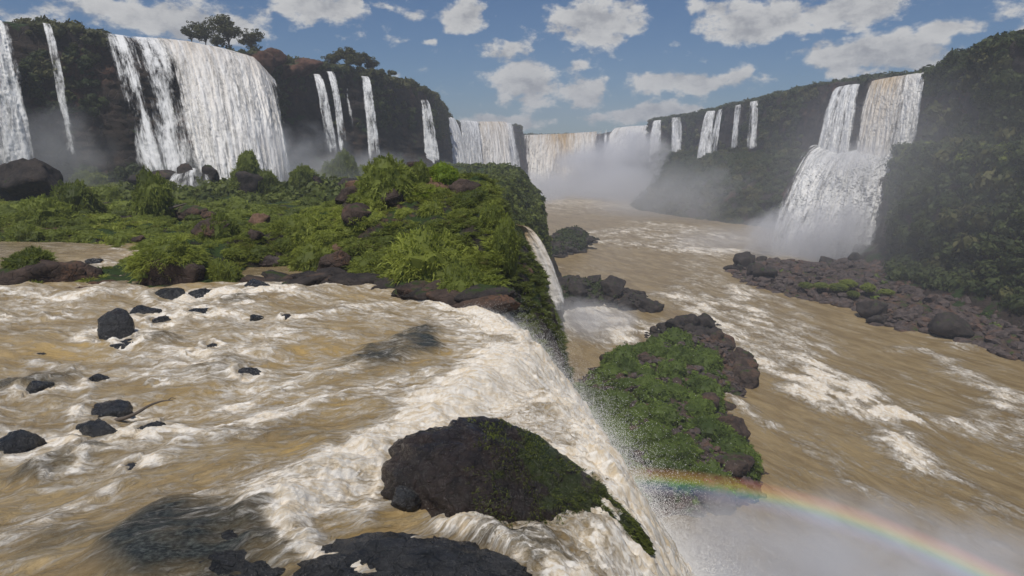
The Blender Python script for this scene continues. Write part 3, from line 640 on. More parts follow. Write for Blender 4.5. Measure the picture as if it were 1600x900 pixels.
boulders(VA, sA, 46, .7, 2.2, M_ROCKB, 'dark brown boulder at the water edge of the bushy rock island below the cascade', 'boulders round the bushy rock island', lambda P, s, r: (s > -.5) & (s < 3.5) & (P[:, 0] > 14), 31)
boulders(VA, sA, 30, .5, 1.6, M_ROCKB, 'brown boulder among bushes and rubble on the rock island below the cascade', 'boulders on the rock island', lambda P, s, r: (s > 3) & (P[:, 0] > 16), 32)
boulders(VB, sB, 26, .8, 2.2, M_ROCK, 'black wet boulder at the far tip of the bushy rock island, foam between', 'boulders at the tip of the rock island', edge(-.8, 9), 33)
boulders(VC, sC, 44, 1.0, 3.0, M_ROCK, 'dark boulder on the low rock spit at the foot of the mossy cliff', 'boulders on the low spit', edge(-.8, 20), 34)
boulders(VE2, sE, 70, 1.4, 4.0, M_ROCK, 'dark boulder along the water edge of the far rubble bank', 'boulders edging the far rubble bank', lambda P, s, r: (s > -1) & (s < 6) & (P[:, 0] < 125) & (P[:, 1] < 245) & (P[:, 1] > 95), 35)
boulders(VE2, sE, 62, 2.4, 5.4, M_ROCK, 'big', 'boulders edging the far rubble bank', lambda P, s, r: (s > -1) & (s < 14) & (P[:, 0] < 112) & (P[:, 1] > 190), 36)
def rubble(V, sd, n_, smin, smax, mat, cond, seed):
    r = np.random.default_rng(seed); P = pickbank(V, sd, n_, r, cond); S = r.uniform(0, 1, len(P))**3*(smax-smin)+smin
    Sv = S[:, None]*np.stack([r.uniform(.8, 1.3, len(P)), r.uniform(.8, 1.3, len(P)), r.uniform(.5, .9, len(P))], 1)
    tag(scatter('rubble', ROCKL, P, Sv, mat, seed, .2), kind='stuff')
rubble(VA, sA, 2600, .14, .75, M_RUBBLE, lambda P, s, r: (s > -.3) & ((P[:, 0] > 22) | (fbm(P*.2, 2) > .15)), 41)
rubble(VE2, sE, 6500, .2, 1.7, M_RUBBLE, lambda P, s, r: (s > 0) & (P[:, 0] < 150) & (P[:, 1] > 80), 42)
rubble(VC, sC, 900, .25, 1.2, M_ROCK, lambda P, s, r: s > -.5, 43)
rubble(VB, sB, 500, .2, .8, M_ROCK, lambda P, s, r: s > -.8, 44)
rubble(VD, sD, 300, .8, 2.4, M_ROCK, lambda P, s, r: s > -.8, 45)
# bushes and ground cover on the banks
def bushes(P, S, mat, label, group, seed, name='bush', sq=(.6, .95), **kw):
    r = np.random.default_rng(seed); kw = kw or dict(N=900, L=.30, w=.035)
    for p_, s in zip(P, S):
        place(moundme(int(r.integers(5)), mat, **kw), name, (p_[0], p_[1], p_[2]-s*.10), (s*r.uniform(.85, 1.25), s*r.uniform(.85, 1.25), s*r.uniform(*sq)), r.uniform(0, 6.3), label, 'bush', group)
gA = lambda P: fbm(P*np.array([.07, .07, 0])+40, 3)
P = pickbank(VA, sA, 76, r, lambda P, s, r: (s > 2.0) & (P[:, 0] < 31+3*gA(P)*4) & ((P[:, 0]-16)*.5 < 20-(110-P[:, 1])*.14+8*gA(P)))
bushes(P, r.uniform(1.5, 3.4, len(P)), M_ISLET, 'rounded green bush on the rock island at the foot of the cascade', 'bushes on the rock island', 51, sq=(1.1, 1.6), N=1500, L=.17, w=.045)
P = pickbank(VA, sA, 900, r, lambda P, s, r: (s > 1.2) & (P[:, 0] < 34) & (gA(P) > -.15)); tag(scatter('ground_cover', LEAFCS, P, r.uniform(.35, .9, len(P)), M_ISLET, 5), kind='stuff')
P = pickbank(VC, sC, 260, r, lambda P, s, r: (s > 2.5) & (P[:, 0] < 26)); tag(scatter('ground_cover', LEAFCS, P, r.uniform(.6, 1.6, len(P)), M_LEAFD, 6), kind='stuff')
P = pickbank(VD, sD, 200, r, lambda P, s, r: (s > 1.5)); tag(scatter('ground_cover', LEAFCS, P, r.uniform(1., 2.4, len(P)), M_LEAFD, 7), kind='stuff')
P = pickbank(VE2, sE, 240, r, lambda P, s, r: (s > 5) & (fbm(P*.06+3, 3) > .08) & (P[:, 1] > 90) & (P[:, 0] < 150)); tag(scatter('ground_cover', LEAFCS, P, r.uniform(.5, 1.5, len(P)), M_ISLET, 33), kind='stuff')
cE = atz(1310, 445, ZL+4)
P = np.array([[cE[0]+a, cE[1]+b, ZL+c] for a, b, c in [(0, 0, 3.6), (3.5, 2, 4.2), (-3, 3, 3.4), (-6, 5, 3), (6, -3, 4), (9, -6, 3.6), (2, -4, 2.6)]])
bushes(P, [2.6, 2.4, 2, 1.8, 2.2, 1.8, 1.6], M_BUSH, 'green bush growing on the dark rocks of the far rubble bank', 'bushes on the far bank', 52, N=1500, L=.17, w=.045)

# ---------------------------------------------------------------- vegetation on the cliffs
r = np.random.default_rng(61)
P = pick(VL, tL, 1.6, 3.3, 1500, r, lambda c: (c[:, 1] < 650)*1.0); d = np.linalg.norm(P, axis=1)
fallpx = [(150, 425)]
def notfall(P, extra=()):
    a, b = prj(P); k = np.ones(len(P), bool)
    for lo, hi in list(extra): k &= ~((a > lo) & (a < hi))
    return k
P = P[notfall(P, [(165, 395), (-30, 25), (715, 805), (825, 1016)])]
tag(scatter('rim_scrub', LEAFC, P, .8+2.2*r.uniform(0, 1, len(P))**2.2, M_LEAFB, 8), kind='stuff')
P = pick(VL, tL, 3.0, 5.2, 2600, r, lambda c: (c[:, 1] < 650)*(fbm(c*.06, 3) > -.12)*1.0); P = P[notfall(P, [(160, 400), (-30, 25), (485, 515), (560, 575), (650, 665), (715, 805), (825, 1016)])]
q = fbm(P*.05+7, 3) > .0
tag(scatter('hanging_plants', LEAFC, P[q], r.uniform(.6, 1.8, q.sum()), M_LEAFD, 9), kind='stuff')
tag(scatter('hanging_plants', LEAFCS, P[~q], r.uniform(.6, 1.5, (~q).sum()), M_LEAFB, 10), kind='stuff')
P = pick(VL, tL, 6.4, 7.3, 700, r, lambda c: ((c[:, 1] < 230) & (c[:, 0] < -60))*1.0); P[:, 2] += .5
tag(scatter('foot_scrub', LEAFC, P, r.uniform(.8, 2.6, len(P)), M_LEAFD, 11), kind='stuff')
far = lambda c: np.where(c[:, 1] < 620, 1.0, .3)
P = pick(VR, tR, 1.6, 3.3, 1700, r, far); P = P[notfall(P, [(1290, 1345), (1362, 1445)]) | (P[:, 0] > 155)]
tag(scatter('forest_edge', LEAFC, P, r.uniform(1.6, 3.6, len(P)), M_LEAFD, 12), kind='stuff')
P = pick(VR, tR, 3.2, 6.3, 2600, r, lambda c: far(c)*(fbm(c*.04, 3) > -.08)*np.where(prj(c)[0] > 1480, 2.2, .8)); a, b = prj(P); P = P[~((a > 1262) & (a < 1450)) & ~((a > 1440) & (a < 1500) & (P[:, 2] < 17))]
tag(scatter('cliff_forest', LEAFC, P, r.uniform(1.3, 3.2, len(P)), M_LEAFD, 13, tonevar=.4), kind='stuff')
P = pick(VR, tR, 6.6, 9.4, 3800, r, far); a, b = prj(P); P = P[~((a > 1225) & (a < 1395) & (P[:, 1] < 330))]
tag(scatter('slope_forest', LEAFC, P, r.uniform(1.3, 3.4, len(P)), M_LEAFD, 14, tonevar=.4), kind='stuff')
P = pick(VR, tR, 3.2, 9.4, 420, r, far); a, b = prj(P); P = P[~((a > 1205) & (a < 1455) & (P[:, 1] < 340))]
tag(scatter('big_crowns', LEAFC, P, r.uniform(2.6, 5.0, len(P)), M_LEAFB, 25), kind='stuff')
P = pick(VR, tR, 6.4, 7.2, 500, r, lambda c: (prj(c)[0] > 1390)*1.0)
tag(scatter('slope_scrub', LEAFCS, P, r.uniform(.8, 2.0, len(P)), M_BUSH, 15), kind='stuff')
P = np.stack([r.uniform(-30, 190, 700), r.uniform(778, 830, 700), np.zeros(700)], 1); P[:, 2] = 11+3*fbm(xyz(P[:, 0], P[:, 1])*.004, 3)+r.uniform(0, 2, 700)
tag(scatter('far_forest', LEAFCS, P, r.uniform(1.5, 4.5, len(P)), M_LEAFD, 16), kind='stuff')
# mossy rock face of the mid tier
P = pick(VE, tE, 0.0, 5.4, 5200, r, lambda c: ((c[:, 1] > 26) & (c[:, 1] < 320) & (fbm(c*np.array([.25, .25, .3]), 3) > -.02))*1.0)
near = P[:, 1] < 70
def bushless(P): return P
tag(scatter('face_plants', TUFTW, P[near], r.uniform(.5, 1.1, near.sum()), M_FACE, 17, .5), kind='stuff')
tag(scatter('face_plants', LEAFCS, P[~near], r.uniform(.4, 1.8, (~near).sum()), M_FACE, 18, tonevar=.35), kind='stuff')

y = 95*np.exp(r.uniform(0, 1, 1500)*math.log(330/95)); x = xe(y)-.8-r.uniform(0, 1, 1500)**1.4*60; P = np.stack([x, y, Hmid(x, y)], 1)
tag(scatter('promontory_scrub', LEAFC, P, .7+2.4*r.uniform(0, 1, len(P))**1.6, M_FACE, 24), kind='stuff')

P = np.concatenate([atd(px_, 84 if px_ < 450 else 110, dl0)[None]+np.stack([r.uniform(-3.5, 3.5, 16), r.uniform(-2, 3, 16), r.uniform(-2.2, -.4, 16)], 1) for px_, dl0 in [(305, 184), (330, 186), (360, 190), (392, 196), (430, 200), (525, 224), (548, 228), (580, 237), (600, 243)]])
P[:, 2] = np.interp(P[:, 0], [-100, -30], [24.2, 24.4])+r.uniform(-.6, 1.0, len(P)); tag(scatter('rim_shrubs', LEAFC, P, r.uniform(.6, 1.5, len(P)), M_LEAFB, 28), kind='stuff')
def dl(px): return float(np.interp(px, [a for a, b, c in LR], [c for a, b, c in LR]))-2.5
# ---------------------------------------------------------------- the green mid tier: grass, bushes, boulders
def ground_at(px, py, dmin=27, dmax=250):
    rr = ray(px, py); ds = np.geomspace(dmin, dmax, 900); Q = rr[None]*(ds/rr[1])[:, None]; h = Hmid(Q[:, 0], Q[:, 1]); k = np.argmax(Q[:, 2] < h)
    return Q[k] if (Q[:, 2] < h).any() else Q[-1]
r = np.random.default_rng(71)
N = 30000; y = 27*np.exp(r.uniform(0, 1, N)**1.25*math.log(150/27)); s = r.uniform(0, 1, N)**1.0*(y*.85+6); x = xe(y)+.2-s; z = Hmid(x, y)
P = np.stack([x, y, z], 1); g_ = fbm(xyz(x, y)*np.array([.32, .32, 0]), 4); q = y-front(x)
slopeok = z > -6.72+np.where(y > 60, (60-y)*.012, 0)
k = slopeok & (q > 1.6+1.2*g_) & (g_ > -.13+.10*(x < -14)) & ((y < 60) | (r.uniform(size=N) < .6))
P = P[k][:8000]; g_ = g_[k][:8000]; dd = P[:, 1]
wide = fbm(xyz(P[:, 0], P[:, 1])*np.array([.15, .15, 0])+50, 2) > .0
sc_ = r.uniform(.55, 1.15, len(P))*(1+np.clip(g_, 0, .6))*np.interp(dd, [30, 60, 150], [.85, 1.1, 2.0])
tag(scatter('grass', TUFTS, P[~wide], sc_[~wide], M_GRASS, 19, .25), kind='stuff')
tag(scatter('grass', TUFTW, P[wide], sc_[wide], M_BUSH, 20, .3), kind='stuff')
k = r.choice(len(P), 420, replace=False)
tag(scatter('dry_grass', TUFTS, P[k], sc_[k]*.8, M_DRY, 22, .4), kind='stuff')
# named bushes: base pixel, width and height in pixels
BU = [(105, 334, 76, 58, 'round dark green bush left of the centre of the plateau, standing clear of its neighbours'), (62, 318, 60, 30, 'low bush at the foot of the big grey outcrop by the left edge'), (55, 352, 90, 44, 'wide dark bush on the far side of the still brown side pool'),
      (232, 316, 62, 50, 'dense bush capping the tall dark boulder below the great waterfall'), (160, 315, 48, 24, 'low bush between the round dark bush and the capped boulder'), (385, 262, 34, 28, 'topknot bush crowning the tall rock stack in front of the great waterfall'), (412, 290, 40, 28, 'bush hanging on the right shoulder of the tall rock stack'),
      (376, 285, 42, 26, 'bush on the left flank of the tall rock stack'), (470, 282, 44, 24, 'rounded bush on the skyline right of the broken reddish rocks'), (536, 266, 40, 30, 'narrow bush standing up like a topknot on the island skyline'), (528, 288, 74, 42, 'broad bush just below the narrow topknot bush'),
      (602, 302, 98, 60, 'largest rounded bush on the island skyline'), (565, 285, 40, 30, 'bush between the topknot bush and the largest skyline bush'), (655, 282, 32, 32, 'small round bush left of the red soil patch'), (690, 276, 50, 22, 'leafy lime tinged bush behind the red soil patch'),
      (740, 322, 84, 26, 'big grassy bush forming the right shoulder of the island'), (770, 352, 50, 36, 'bush overhanging the gorge on the right shoulder of the island'), (340, 378, 64, 46, 'shaggy bush in the middle of the plateau below the log'), (318, 372, 46, 30, 'low bush right of the big shaggy boulder'),
      (345, 440, 62, 36, 'bright grassy bush on the small rock at the pool mouth'), (662, 440, 160, 80, 'massive shaggy grass mound hanging over the water on the island front'), (722, 470, 100, 60, 'steep dark shaggy mound right of the massive grass mound'), (490, 428, 100, 48, 'low shaggy mound at the left end of the island shore'),
      (580, 428, 90, 34, 'low fringe of long grass above the bare shore rock'), (700, 490, 44, 30, 'small grass bush low down beside the lip of the cascade'), (470, 374, 96, 44, 'grassy hummock on the left slope of the island'), (560, 360, 90, 34, 'grassy hummock in the middle of the island slope'), (790, 390, 44, 50, 'bush clinging to the gorge edge above the orange rock'),
      (320, 300, 40, 18, 'small bush in front of the foam at the great waterfall foot'), (250, 300, 50, 20, 'low bush left of the foam at the great waterfall foot'), (440, 300, 46, 18, 'low bush below the reddish skyline rocks'), (130, 290, 60, 24, 'misty green bush under the dark dripping cliff'), (30, 380, 60, 30, 'dark bush by the left end of the still brown pool')]
ANC = {(385, 262): (385, 306), (412, 290): (408, 306), (376, 285): (385, 306), (232, 316): (232, 346), (536, 266): (536, 292), (655, 282): (660, 296), (690, 276): (690, 296), (602, 302): (602, 305), (470, 282): (470, 300)}
for q_, (px, py, wd, ht, lab) in enumerate(BU):
    g0 = ground_at(px, py)
    if (px, py) in ANC: g0 = atd(px, py, ground_at(*ANC[(px, py)])[1]-.3)
    sx = wd/2/FPX*g0[1]; sz = ht/FPX*g0[1]/.68
    mt_ = M_LIME if 'lime' in lab else (M_GRASS if q_ in (16, 19, 20, 22, 23, 25, 26) else M_BUSH)
    place(moundme(q_ % 6, mt_, N=5200 if wd > 80 else 3000, L=.17 if wd > 80 else .17, w=.024 if wd > 80 else .034), 'bush', (g0[0], g0[1]+sx*.5, g0[2]-.05*sz), (sx*1.12, sx*1.1, sz*1.1), q_*1.7, lab, 'bush')
P = []
while len(P) < 215:
    yy = 35*math.exp(r.uniform(0, 1)*math.log(150/35)); xx = xe(yy)-r.uniform(.5, yy*.8+4)
    zz = float(Hmid(np.array(xx), np.array(yy)))
    if zz > -6.9 and yy-front(xx) > 3 and not (xx > -12 and yy < 50 and r.uniform() < .55) and not (xx > -4) and all((xx-p_[0])**2+(yy-p_[1])**2 > (yy*.028)**2 for p_ in P[-400:]): P.append((xx, yy, zz))
for q_ in range(26):
    yy = r.uniform(36, 58); xx = xe(yy)-r.uniform(1.5, 26); s = r.uniform(.35, .95); zz = float(Hmid(np.array(xx), np.array(yy)))
    if zz > -6.9: place(rockme(q_, M_ROCKB if q_ % 3 else M_SOIL), 'boulder', (xx, yy, zz+s*.25), (s*1.3, s, s*.8), q_, 'x', 'boulder', 'brown rocks poking out of the island grass', (r.normal(0, .2), r.normal(0, .2)))
P = np.array(P); S = np.array([r.uniform(.6, 1.25)*np.interp(p_[1], [35, 60, 150], [.85, 1.2, 2.4]) for p_ in P])
near_ = np.argsort(P[:, 1])
ms_ = [mound_vf(s+300, N=420, L=.2, w=.07) for s in range(4)]; ms_ = [(np.concatenate([v_, cv_]), np.concatenate([tri(f_), cf_+len(v_)]), np.concatenate([t_, np.full(len(cv_), .05)])) for v_, f_, t_, cv_, cf_ in ms_]
tag(scatter('distant_bushes', ms_, P[near_[100:]], S[near_[100:]], M_BUSH, 31), kind='stuff')
P, S = P[near_[:100]], S[near_[:100]]
bushes(P, S, M_BUSH, 'green tussock bush scattered over the grassy plateau above the rapids', 'tussock bushes on the plateau', 53, sq=(.8, 1.15), N=2600, L=.17, w=.034)
P = []
while len(P) < 75:
    yy = r.uniform(34.5, 60); xx = xe(yy)-r.uniform(.8, 19); zz = float(Hmid(np.array(xx), np.array(yy)))
    if zz > -6.8 and yy-front(xx) > 2.2 and all((xx-p_[0])**2+(yy-p_[1])**2 > .9 for p_ in P): P.append((xx, yy, zz))
bushes(np.array(P), r.uniform(.6, 1.35, 75), M_GRASS, 'x', 'grassy mounds on the island slope', 54, sq=(.7, 1.05), N=1900, L=.26, w=.036)
# lime green shrub leaves by the red soil
g0 = ground_at(640, 296); Pm = g0+np.stack([r.uniform(-3.0, 2.4, 70), r.uniform(-.8, .8, 70), r.uniform(-.1, .35, 70)], 1); Pm[:, 2] = Hmid(Pm[:, 0], Pm[:, 1])+r.uniform(0, .3, 70)
lb = scatter('flowering_shrub', TUFTW, Pm, r.uniform(.6, 1.1, 70), M_LIME, 23, .3); tag(lb, 'bright yellow green shrub just left of the red soil patch on the island top', 'shrub')
def rock_px(px, py, wd, ht, k, mat, lab, lift=.3, d=None, yaw=0, cat='boulder'):
    g0 = ground_at(px, py) if d is None else atd(px, py, d); s = wd/2/FPX*g0[1]; h = ht/2/FPX*g0[1]
    return place(rockme(k, mat), 'boulder', (g0[0], g0[1]+s*.5, g0[2]+h*lift), (s*1.1, s*.9, h*1.15), yaw, lab, cat)
rock_px(232, 345, 66, 60, 3, M_ROCK, 'tall dark boulder capped by a dense bush below the great waterfall', .7)
rock_px(290, 345, 44, 22, 5, M_ROCKB, 'pale brown split boulder with a log lying on it', .8)
rock_px(322, 345, 26, 16, 2, M_ROCKB, 'small tan boulder right of the split boulder with the log', .8)
rock_px(385, 308, 48, 40, 1, M_ROCK, 'tall rock stack crowned with a bush in front of the great waterfall', .8)
rock_px(408, 305, 40, 30, 4, M_ROCK, 'dark block at the right foot of the tall rock stack', .6)
rock_px(448, 288, 36, 26, 6, M_ROCKB, 'broken reddish rocks on the skyline right of the rock stack', .8)
rock_px(478, 300, 34, 26, 7, M_ROCKB, 'dark reddish rock with a hollow below the skyline bushes', .8)
rock_px(545, 300, 38, 24, 8, M_ROCK, 'dark rock under the broad bush on the island skyline', .7)
rock_px(515, 288, 14, 26, 9, M_SOIL, 'orange brown upright stone left of the broad skyline bush', .8)
rock_px(676, 296, 62, 24, 0, M_SOIL, 'patch of bare red soil and stones on the island top', .3)
rock_px(672, 283, 34, 20, 2, M_ROCKB, 'grey brown weathered rock behind the red soil patch', .9)
rock_px(722, 306, 40, 28, 5, M_ROCKB, 'purplish brown broken rock right of the red soil patch', .5)
rock_px(395, 376, 24, 20, 6, M_ROCKB, 'brown boulder at the left foot of the island slope', .8)
rock_px(415, 418, 34, 18, 7, M_RUBBLE, 'grey boulder at the back of the still green pool', .6)
rock_px(24, 316, 100, 70, 2, M_ROCK, 'big rounded grey outcrop at the left edge below the cliff', .8)
rock_px(235, 292, 56, 30, 9, M_ROCK, 'dark rounded outcrop left of the foaming waterfall foot', .8)
for k_, (a_, b_, c_, d_, lab) in enumerate([(288, 286, 34, 34, 'dark rock splitting the foam at the waterfall foot, the left one'), (325, 284, 26, 28, 'dark rock splitting the foam at the waterfall foot, the right one'), (270, 300, 40, 20, 'wet greenish rock below the foam at the waterfall foot')]):
    rock_px(a_, b_, c_, d_, k_, M_ROCK, lab, .5, d=118)
for k_, (a_, b_, c_, d_, lab) in enumerate([(405, 96, 46, 30, 'red brown rock outcrop on the rim right of the great waterfall'), (425, 92, 30, 26, 'reddish block on the rim just right of the red brown outcrop'), (470, 106, 44, 22, 'low reddish rock ledge on the rim above the two slender falls'), (452, 110, 30, 22, 'dark red rock under the rim between outcrop and ledge')]):
    rock_px(a_, b_, c_, d_, k_+3, M_RIMROCK, lab, .1, d=dl(a_)-1.5)
# big shaggy boulder in the rapids and its neighbours
c0 = atz(245, 462, -7.2)
place(rockme(1, M_ROCKB), 'boulder', (c0[0], c0[1]+1.2, -6.8), (1.7, 1.4, 1.35), .4, 'big brown boulder standing in the water under a shaggy cap of grass', 'boulder')
place(moundme(3, M_GRASS, N=5200, L=.20, w=.024), 'bush', (c0[0], c0[1]+1.6, -5.75), (2.1, 1.7, 1.7), 1.0, 'shaggy grass cap covering the big brown boulder in the rapids', 'bush')
c1 = atz(62, 462, -7.2)
place(rockme(4, M_ROCKB), 'boulder', (c1[0], c1[1]+1.0, -6.7), (2.0, 1.4, 1.15), .2, 'jagged reddish rock in the water near the left edge, grass on its back', 'boulder')
place(moundme(2, M_BUSH, N=2400, L=.30, w=.028), 'bush', (c1[0]-1.0, c1[1]+1.2, -6.0), (1.55, 1.3, 1.5), 2.0, 'shaggy green bush on the jagged reddish rock near the left edge', 'bush')
place(moundme(4, M_GRASS, N=1500, L=.32, w=.034), 'bush', (c1[0]-.2, c1[1]-.2, -6.9), (.8, .7, 1.0), 3.0, 'small grass clump on the front of the jagged reddish rock', 'bush')
c2 = atz(165, 462, -7.2)
place(rockme(7, M_ROCKB), 'boulder', (c2[0]-.3, c2[1]+.6, -7.0), (1.25, .55, .4), .5, 'brown tilted slab leaning on the left of the big shaggy boulder', 'boulder', None, (0, .35))
place(rockme(2, M_ROCKB), 'boulder', (c2[0]-.1, c2[1]+.1, -7.1), (1.15, .5, .36), .65, 'lower purple brown tilted slab in front of the other slab', 'boulder', None, (0, .3))
for q_, (a_, b_, c_, d_, e_, lab, snk) in enumerate(FR):
    c0 = atz(a_, b_, -6.95); s = c_/2/FPX*c0[1]*.92; h = d_/FPX*c0[1]*.78
    place(rockme(e_, M_WET), 'boulder', (c0[0], c0[1]+s*.3, -7.03+h*.10), (s*1.1, s*.85, h*.85), .6*q_, lab, 'boulder', None, (0.05, .1*(-1)**q_))
r = np.random.default_rng(77)
for q_, (a_, b_, c_) in enumerate([(212, 738, 44), (60, 618, 60), (96, 742, 60), (20, 605, 40), (205, 545, 46), (385, 592, 44), (330, 545, 30), (150, 598, 30), (300, 565, 26), (90, 505, 34), (450, 500, 26), (130, 470, 30), (60, 560, 28), (400, 500, 24), (245, 610, 26)]):
    c0 = atz(a_, b_, -6.95); s = c_/2/FPX*c0[1]
    place(rockme(q_, M_WET), 'boulder', (c0[0], c0[1], -6.93), (s*1.15, s*.85, s*.7), r.uniform(0, 3), 'x', 'boulder', 'half drowned rocks in the rapids', (0, .12))
# shore shelf of bare rock along the island front
r = np.random.default_rng(81)
for q_ in range(34):
    xx = np.interp(q_/33, [0, 1], [-13.5, -1.2]); yy = front(xx)+r.uniform(.2, 1.5); s = r.uniform(.5, 1.15)
    place(rockme(int(r.integers(10)), M_ROCK if q_ % 3 else M_ROCKB), 'boulder', (xx, yy, -7.05+r.uniform(0, .3)), (s*1.5, s, s*.5), r.uniform(-.4, .4), 'low dark rock of the bare shore shelf along the island front', 'boulder', 'shore rocks along the island front', (r.normal(0, .1), r.normal(0, .1)))
# rocks at the gorge corner right of the island
for (a_, b_, d_, w_, h_, k_, mt_, lab) in [(838, 500, 41, 56, 78, 2, M_ROCK, 'dark square headed rock pillar at the gorge edge under the small side fall'), (812, 440, 41, 30, 44, 5, M_SOIL, 'orange weathered rock face at the gorge corner of the island'), (832, 450, 44, 30, 26, 8, M_WET, 'wet black block between the orange rock and the side fall'), (808, 500, 37, 40, 40, 6, M_SOIL, 'rust stained rock above the spray at the gorge corner'), (775, 505, 33, 60, 44, 3, M_ROCKB, 'dark shaded rock at the cascade lip below the island')]:
    rock_px(a_, b_, w_, h_, k_, mt_, lab, 0, d=d_)

# ---------------------------------------------------------------- mossy dome rock and near wet rock
def hump(name, c, rad, ax, mat, seed, label, fine=.05, sub=6, shear=0):
    V, F = icos(sub) if sub > 5 else ICO[sub]; q = 1+.26*fbm(V*1.1+seed, 3)+.10*fbm(V*3.2+seed, 3, ridged=True)+fine*fbm(V*9+seed, 4, ridged=True)
    V = V*q[:, None]*np.array(rad); tp = 1-(shear > 0)*.33*np.clip((V[:, 0]+.3)/3, 0, 1); V[:, 1] *= tp; V[:, 2] *= tp; V[:, 2] -= shear*np.maximum(V[:, 0]+1.0, 0); c_, s_ = math.cos(ax), math.sin(ax); V = np.stack([V[:, 0]*c_-V[:, 1]*s_, V[:, 0]*s_+V[:, 1]*c_, V[:, 2]], 1)
    o = obj(name, mesh(name, V, F, mat), loc=c); tag(o, label, 'boulder'); return o, V+np.array(c), F
dome, DV, DF = hump('boulder', (.1, 14.3, -8.12), (3.05, 1.9, 1.85), -.20, M_DOME, 3.3, 'great black dome rock, mossy green on its right side, in the near cascade lip', shear=.26)
k = (DV[:, 2] > -9.6) & (DV[:, 0] > -.6+.8*fbm(DV*.8, 3)) & (fbm(DV*1.5+5, 4) > -.05-.10*DV[:, 0])
r = np.random.default_rng(91); I = np.where(k)[0]; I = r.choice(I, 24000); P = DV[I]+r.normal(0, .02, (24000, 3)); d = (DV[I]-np.array([.2, 14.45, -8.9])); d /= np.linalg.norm(d, axis=1)[:, None]; d = d+r.normal(0, .35, d.shape); d /= np.linalg.norm(d, axis=1)[:, None]
V, F = blades(r, P, d, r.uniform(.03, .12, len(P)), np.full(len(P), .016), .5, 2)
ms = obj('moss', mesh('moss', V-np.array([.2, 14.45, -8.2]), F, M_MOSS, {'tone': np.repeat(np.clip(r.uniform(0, 1, len(P))+.2*fbm(P*1.3, 2), 0, 1), 6)}, smooth=False), dome); ms['kind'] = 'stuff'
hump('boulder', (-1.9, 10.9, -8.05), (2.6, 1.25, .95), -.05, M_WET, 8.1, 'long wet black rock cut by the bottom edge of the frame below the dome rock')
hump('boulder', (-5.9, 10.9, -7.85), (2.1, 1.2, .95), .1, M_WET, 5.5, 'drowned dark rock under thin water at the bottom left, left of the foam pool')
c0 = atz(632, 778, -7.3); place(rockme(3, M_WET), 'boulder', (c0[0], c0[1], -7.35), (.36, .3, .28), .4, 'small round wet stone at the left foot of the dome rock', 'boulder')
c0 = atz(720, 792, -7.3); place(rockme(6, M_WET), 'boulder', (c0[0], c0[1], -7.35), (.34, .3, .22), .9, 'small brown wet stone in front of the dome rock', 'boulder')
def tuft(px, py, z, L, N, seed, mat, lab, cat='grass tuft', lean=(0, 0, 1)):
    r = np.random.default_rng(seed); c0 = atz(px, py, z); roots = r.normal(0, .06, (N, 3))*np.array([1, 1, .3]); d = np.array(lean)+r.normal(0, .42, (N, 3)); d /= np.linalg.norm(d, axis=1)[:, None]
    V, F = blades(r, roots, d, L*r.uniform(.5, 1.1, N), np.full(N, .012), .8, 4)
    o = obj('grass_tuft', mesh('grass_tuft', V, F, mat, {'tone': np.repeat(r.uniform(.3, 1, N), 10)}, smooth=False), loc=tuple(c0)); tag(o, lab, cat)
tuft(905, 735, -8.1, .62, 150, 3, M_LIME, 'bright yellow green grass tuft hanging off the right side of the dome rock', lean=(.8, 0, .35))
tuft(570, 893, -7.3, .42, 40, 4, M_DRY, 'sparse dry grass stalks on the wet rock at the bottom edge', lean=(.2, 0, 1))
# driftwood
def tube(name, pts, rad, mat, nseg=10, seed=0, parent=None):
    pts = np.array(pts, float); t = np.linspace(0, 1, len(pts)); tt = np.linspace(0, 1, len(pts)*5); C = np.stack([np.interp(tt, t, pts[:, k]) for k in range(3)], 1)
    ker = np.ones(5)/5; C = np.stack([np.convolve(np.pad(C[:, k], 2, mode='edge'), ker, 'valid') for k in range(3)], 1)
    T = np.gradient(C, axis=0); T /= np.linalg.norm(T, axis=1)[:, None]+1e-9; A = np.cross(T, [0.3, .2, 1]); A /= np.linalg.norm(A, axis=1)[:, None]; B = np.cross(T, A)
    rr = np.interp(tt, np.linspace(0, 1, len(rad)), rad); a = np.linspace(0, 2*np.pi, nseg+1)[:-1]
    V = C[:, None]+rr[:, None, None]*(np.cos(a)[None, :, None]*A[:, None]+np.sin(a)[None, :, None]*B[:, None]); n0 = len(C)
    V = V*(1) + .15*rr[:, None, None]*fbm(V*6+seed, 2)[..., None]
    i = np.arange(n0-1)[:, None]*nseg; j = np.arange(nseg)[None]; jn = (j+1) % nseg
    F = np.stack([i+j, i+jn, i+nseg+jn, i+nseg+j], -1).reshape(-1, 4)
    return V.reshape(-1, 3), F
def pxs(L_): return [atd(a, b, c) for a, b, c in L_]
V, F = tube('b', pxs([(166, 658, 16.6), (192, 655, 16.4), (215, 645, 16.3), (235, 632, 16.2), (255, 626, 16.1), (272, 625, 16.0)]), [.06, .05, .04, .03, .02, .012], M_BARK)
V2, F2 = tube('b', pxs([(262, 626, 16.06), (268, 621, 16.04), (275, 623, 16.0)]), [.014, .01, .006], M_BARK)
o = obj('driftwood_branch', mesh('driftwood_branch', np.concatenate([V, V2]), np.concatenate([F, F2+len(V)]), M_BARK)); tag(o, 'bent dark driftwood branch sticking out over the rapids from a wet rock', 'branch')
g0 = ground_at(275, 345); V, F = tube('b', [g0+np.array([-.9, -.3, 1.0]), g0+np.array([.2, -.3, 1.25]), g0+np.array([1.3, -.3, 1.6])], [.12, .10, .05], M_BARK)
tag(obj('log', mesh('log', V, F, M_BARK)), 'pale grey log lying across the split brown boulder', 'log')
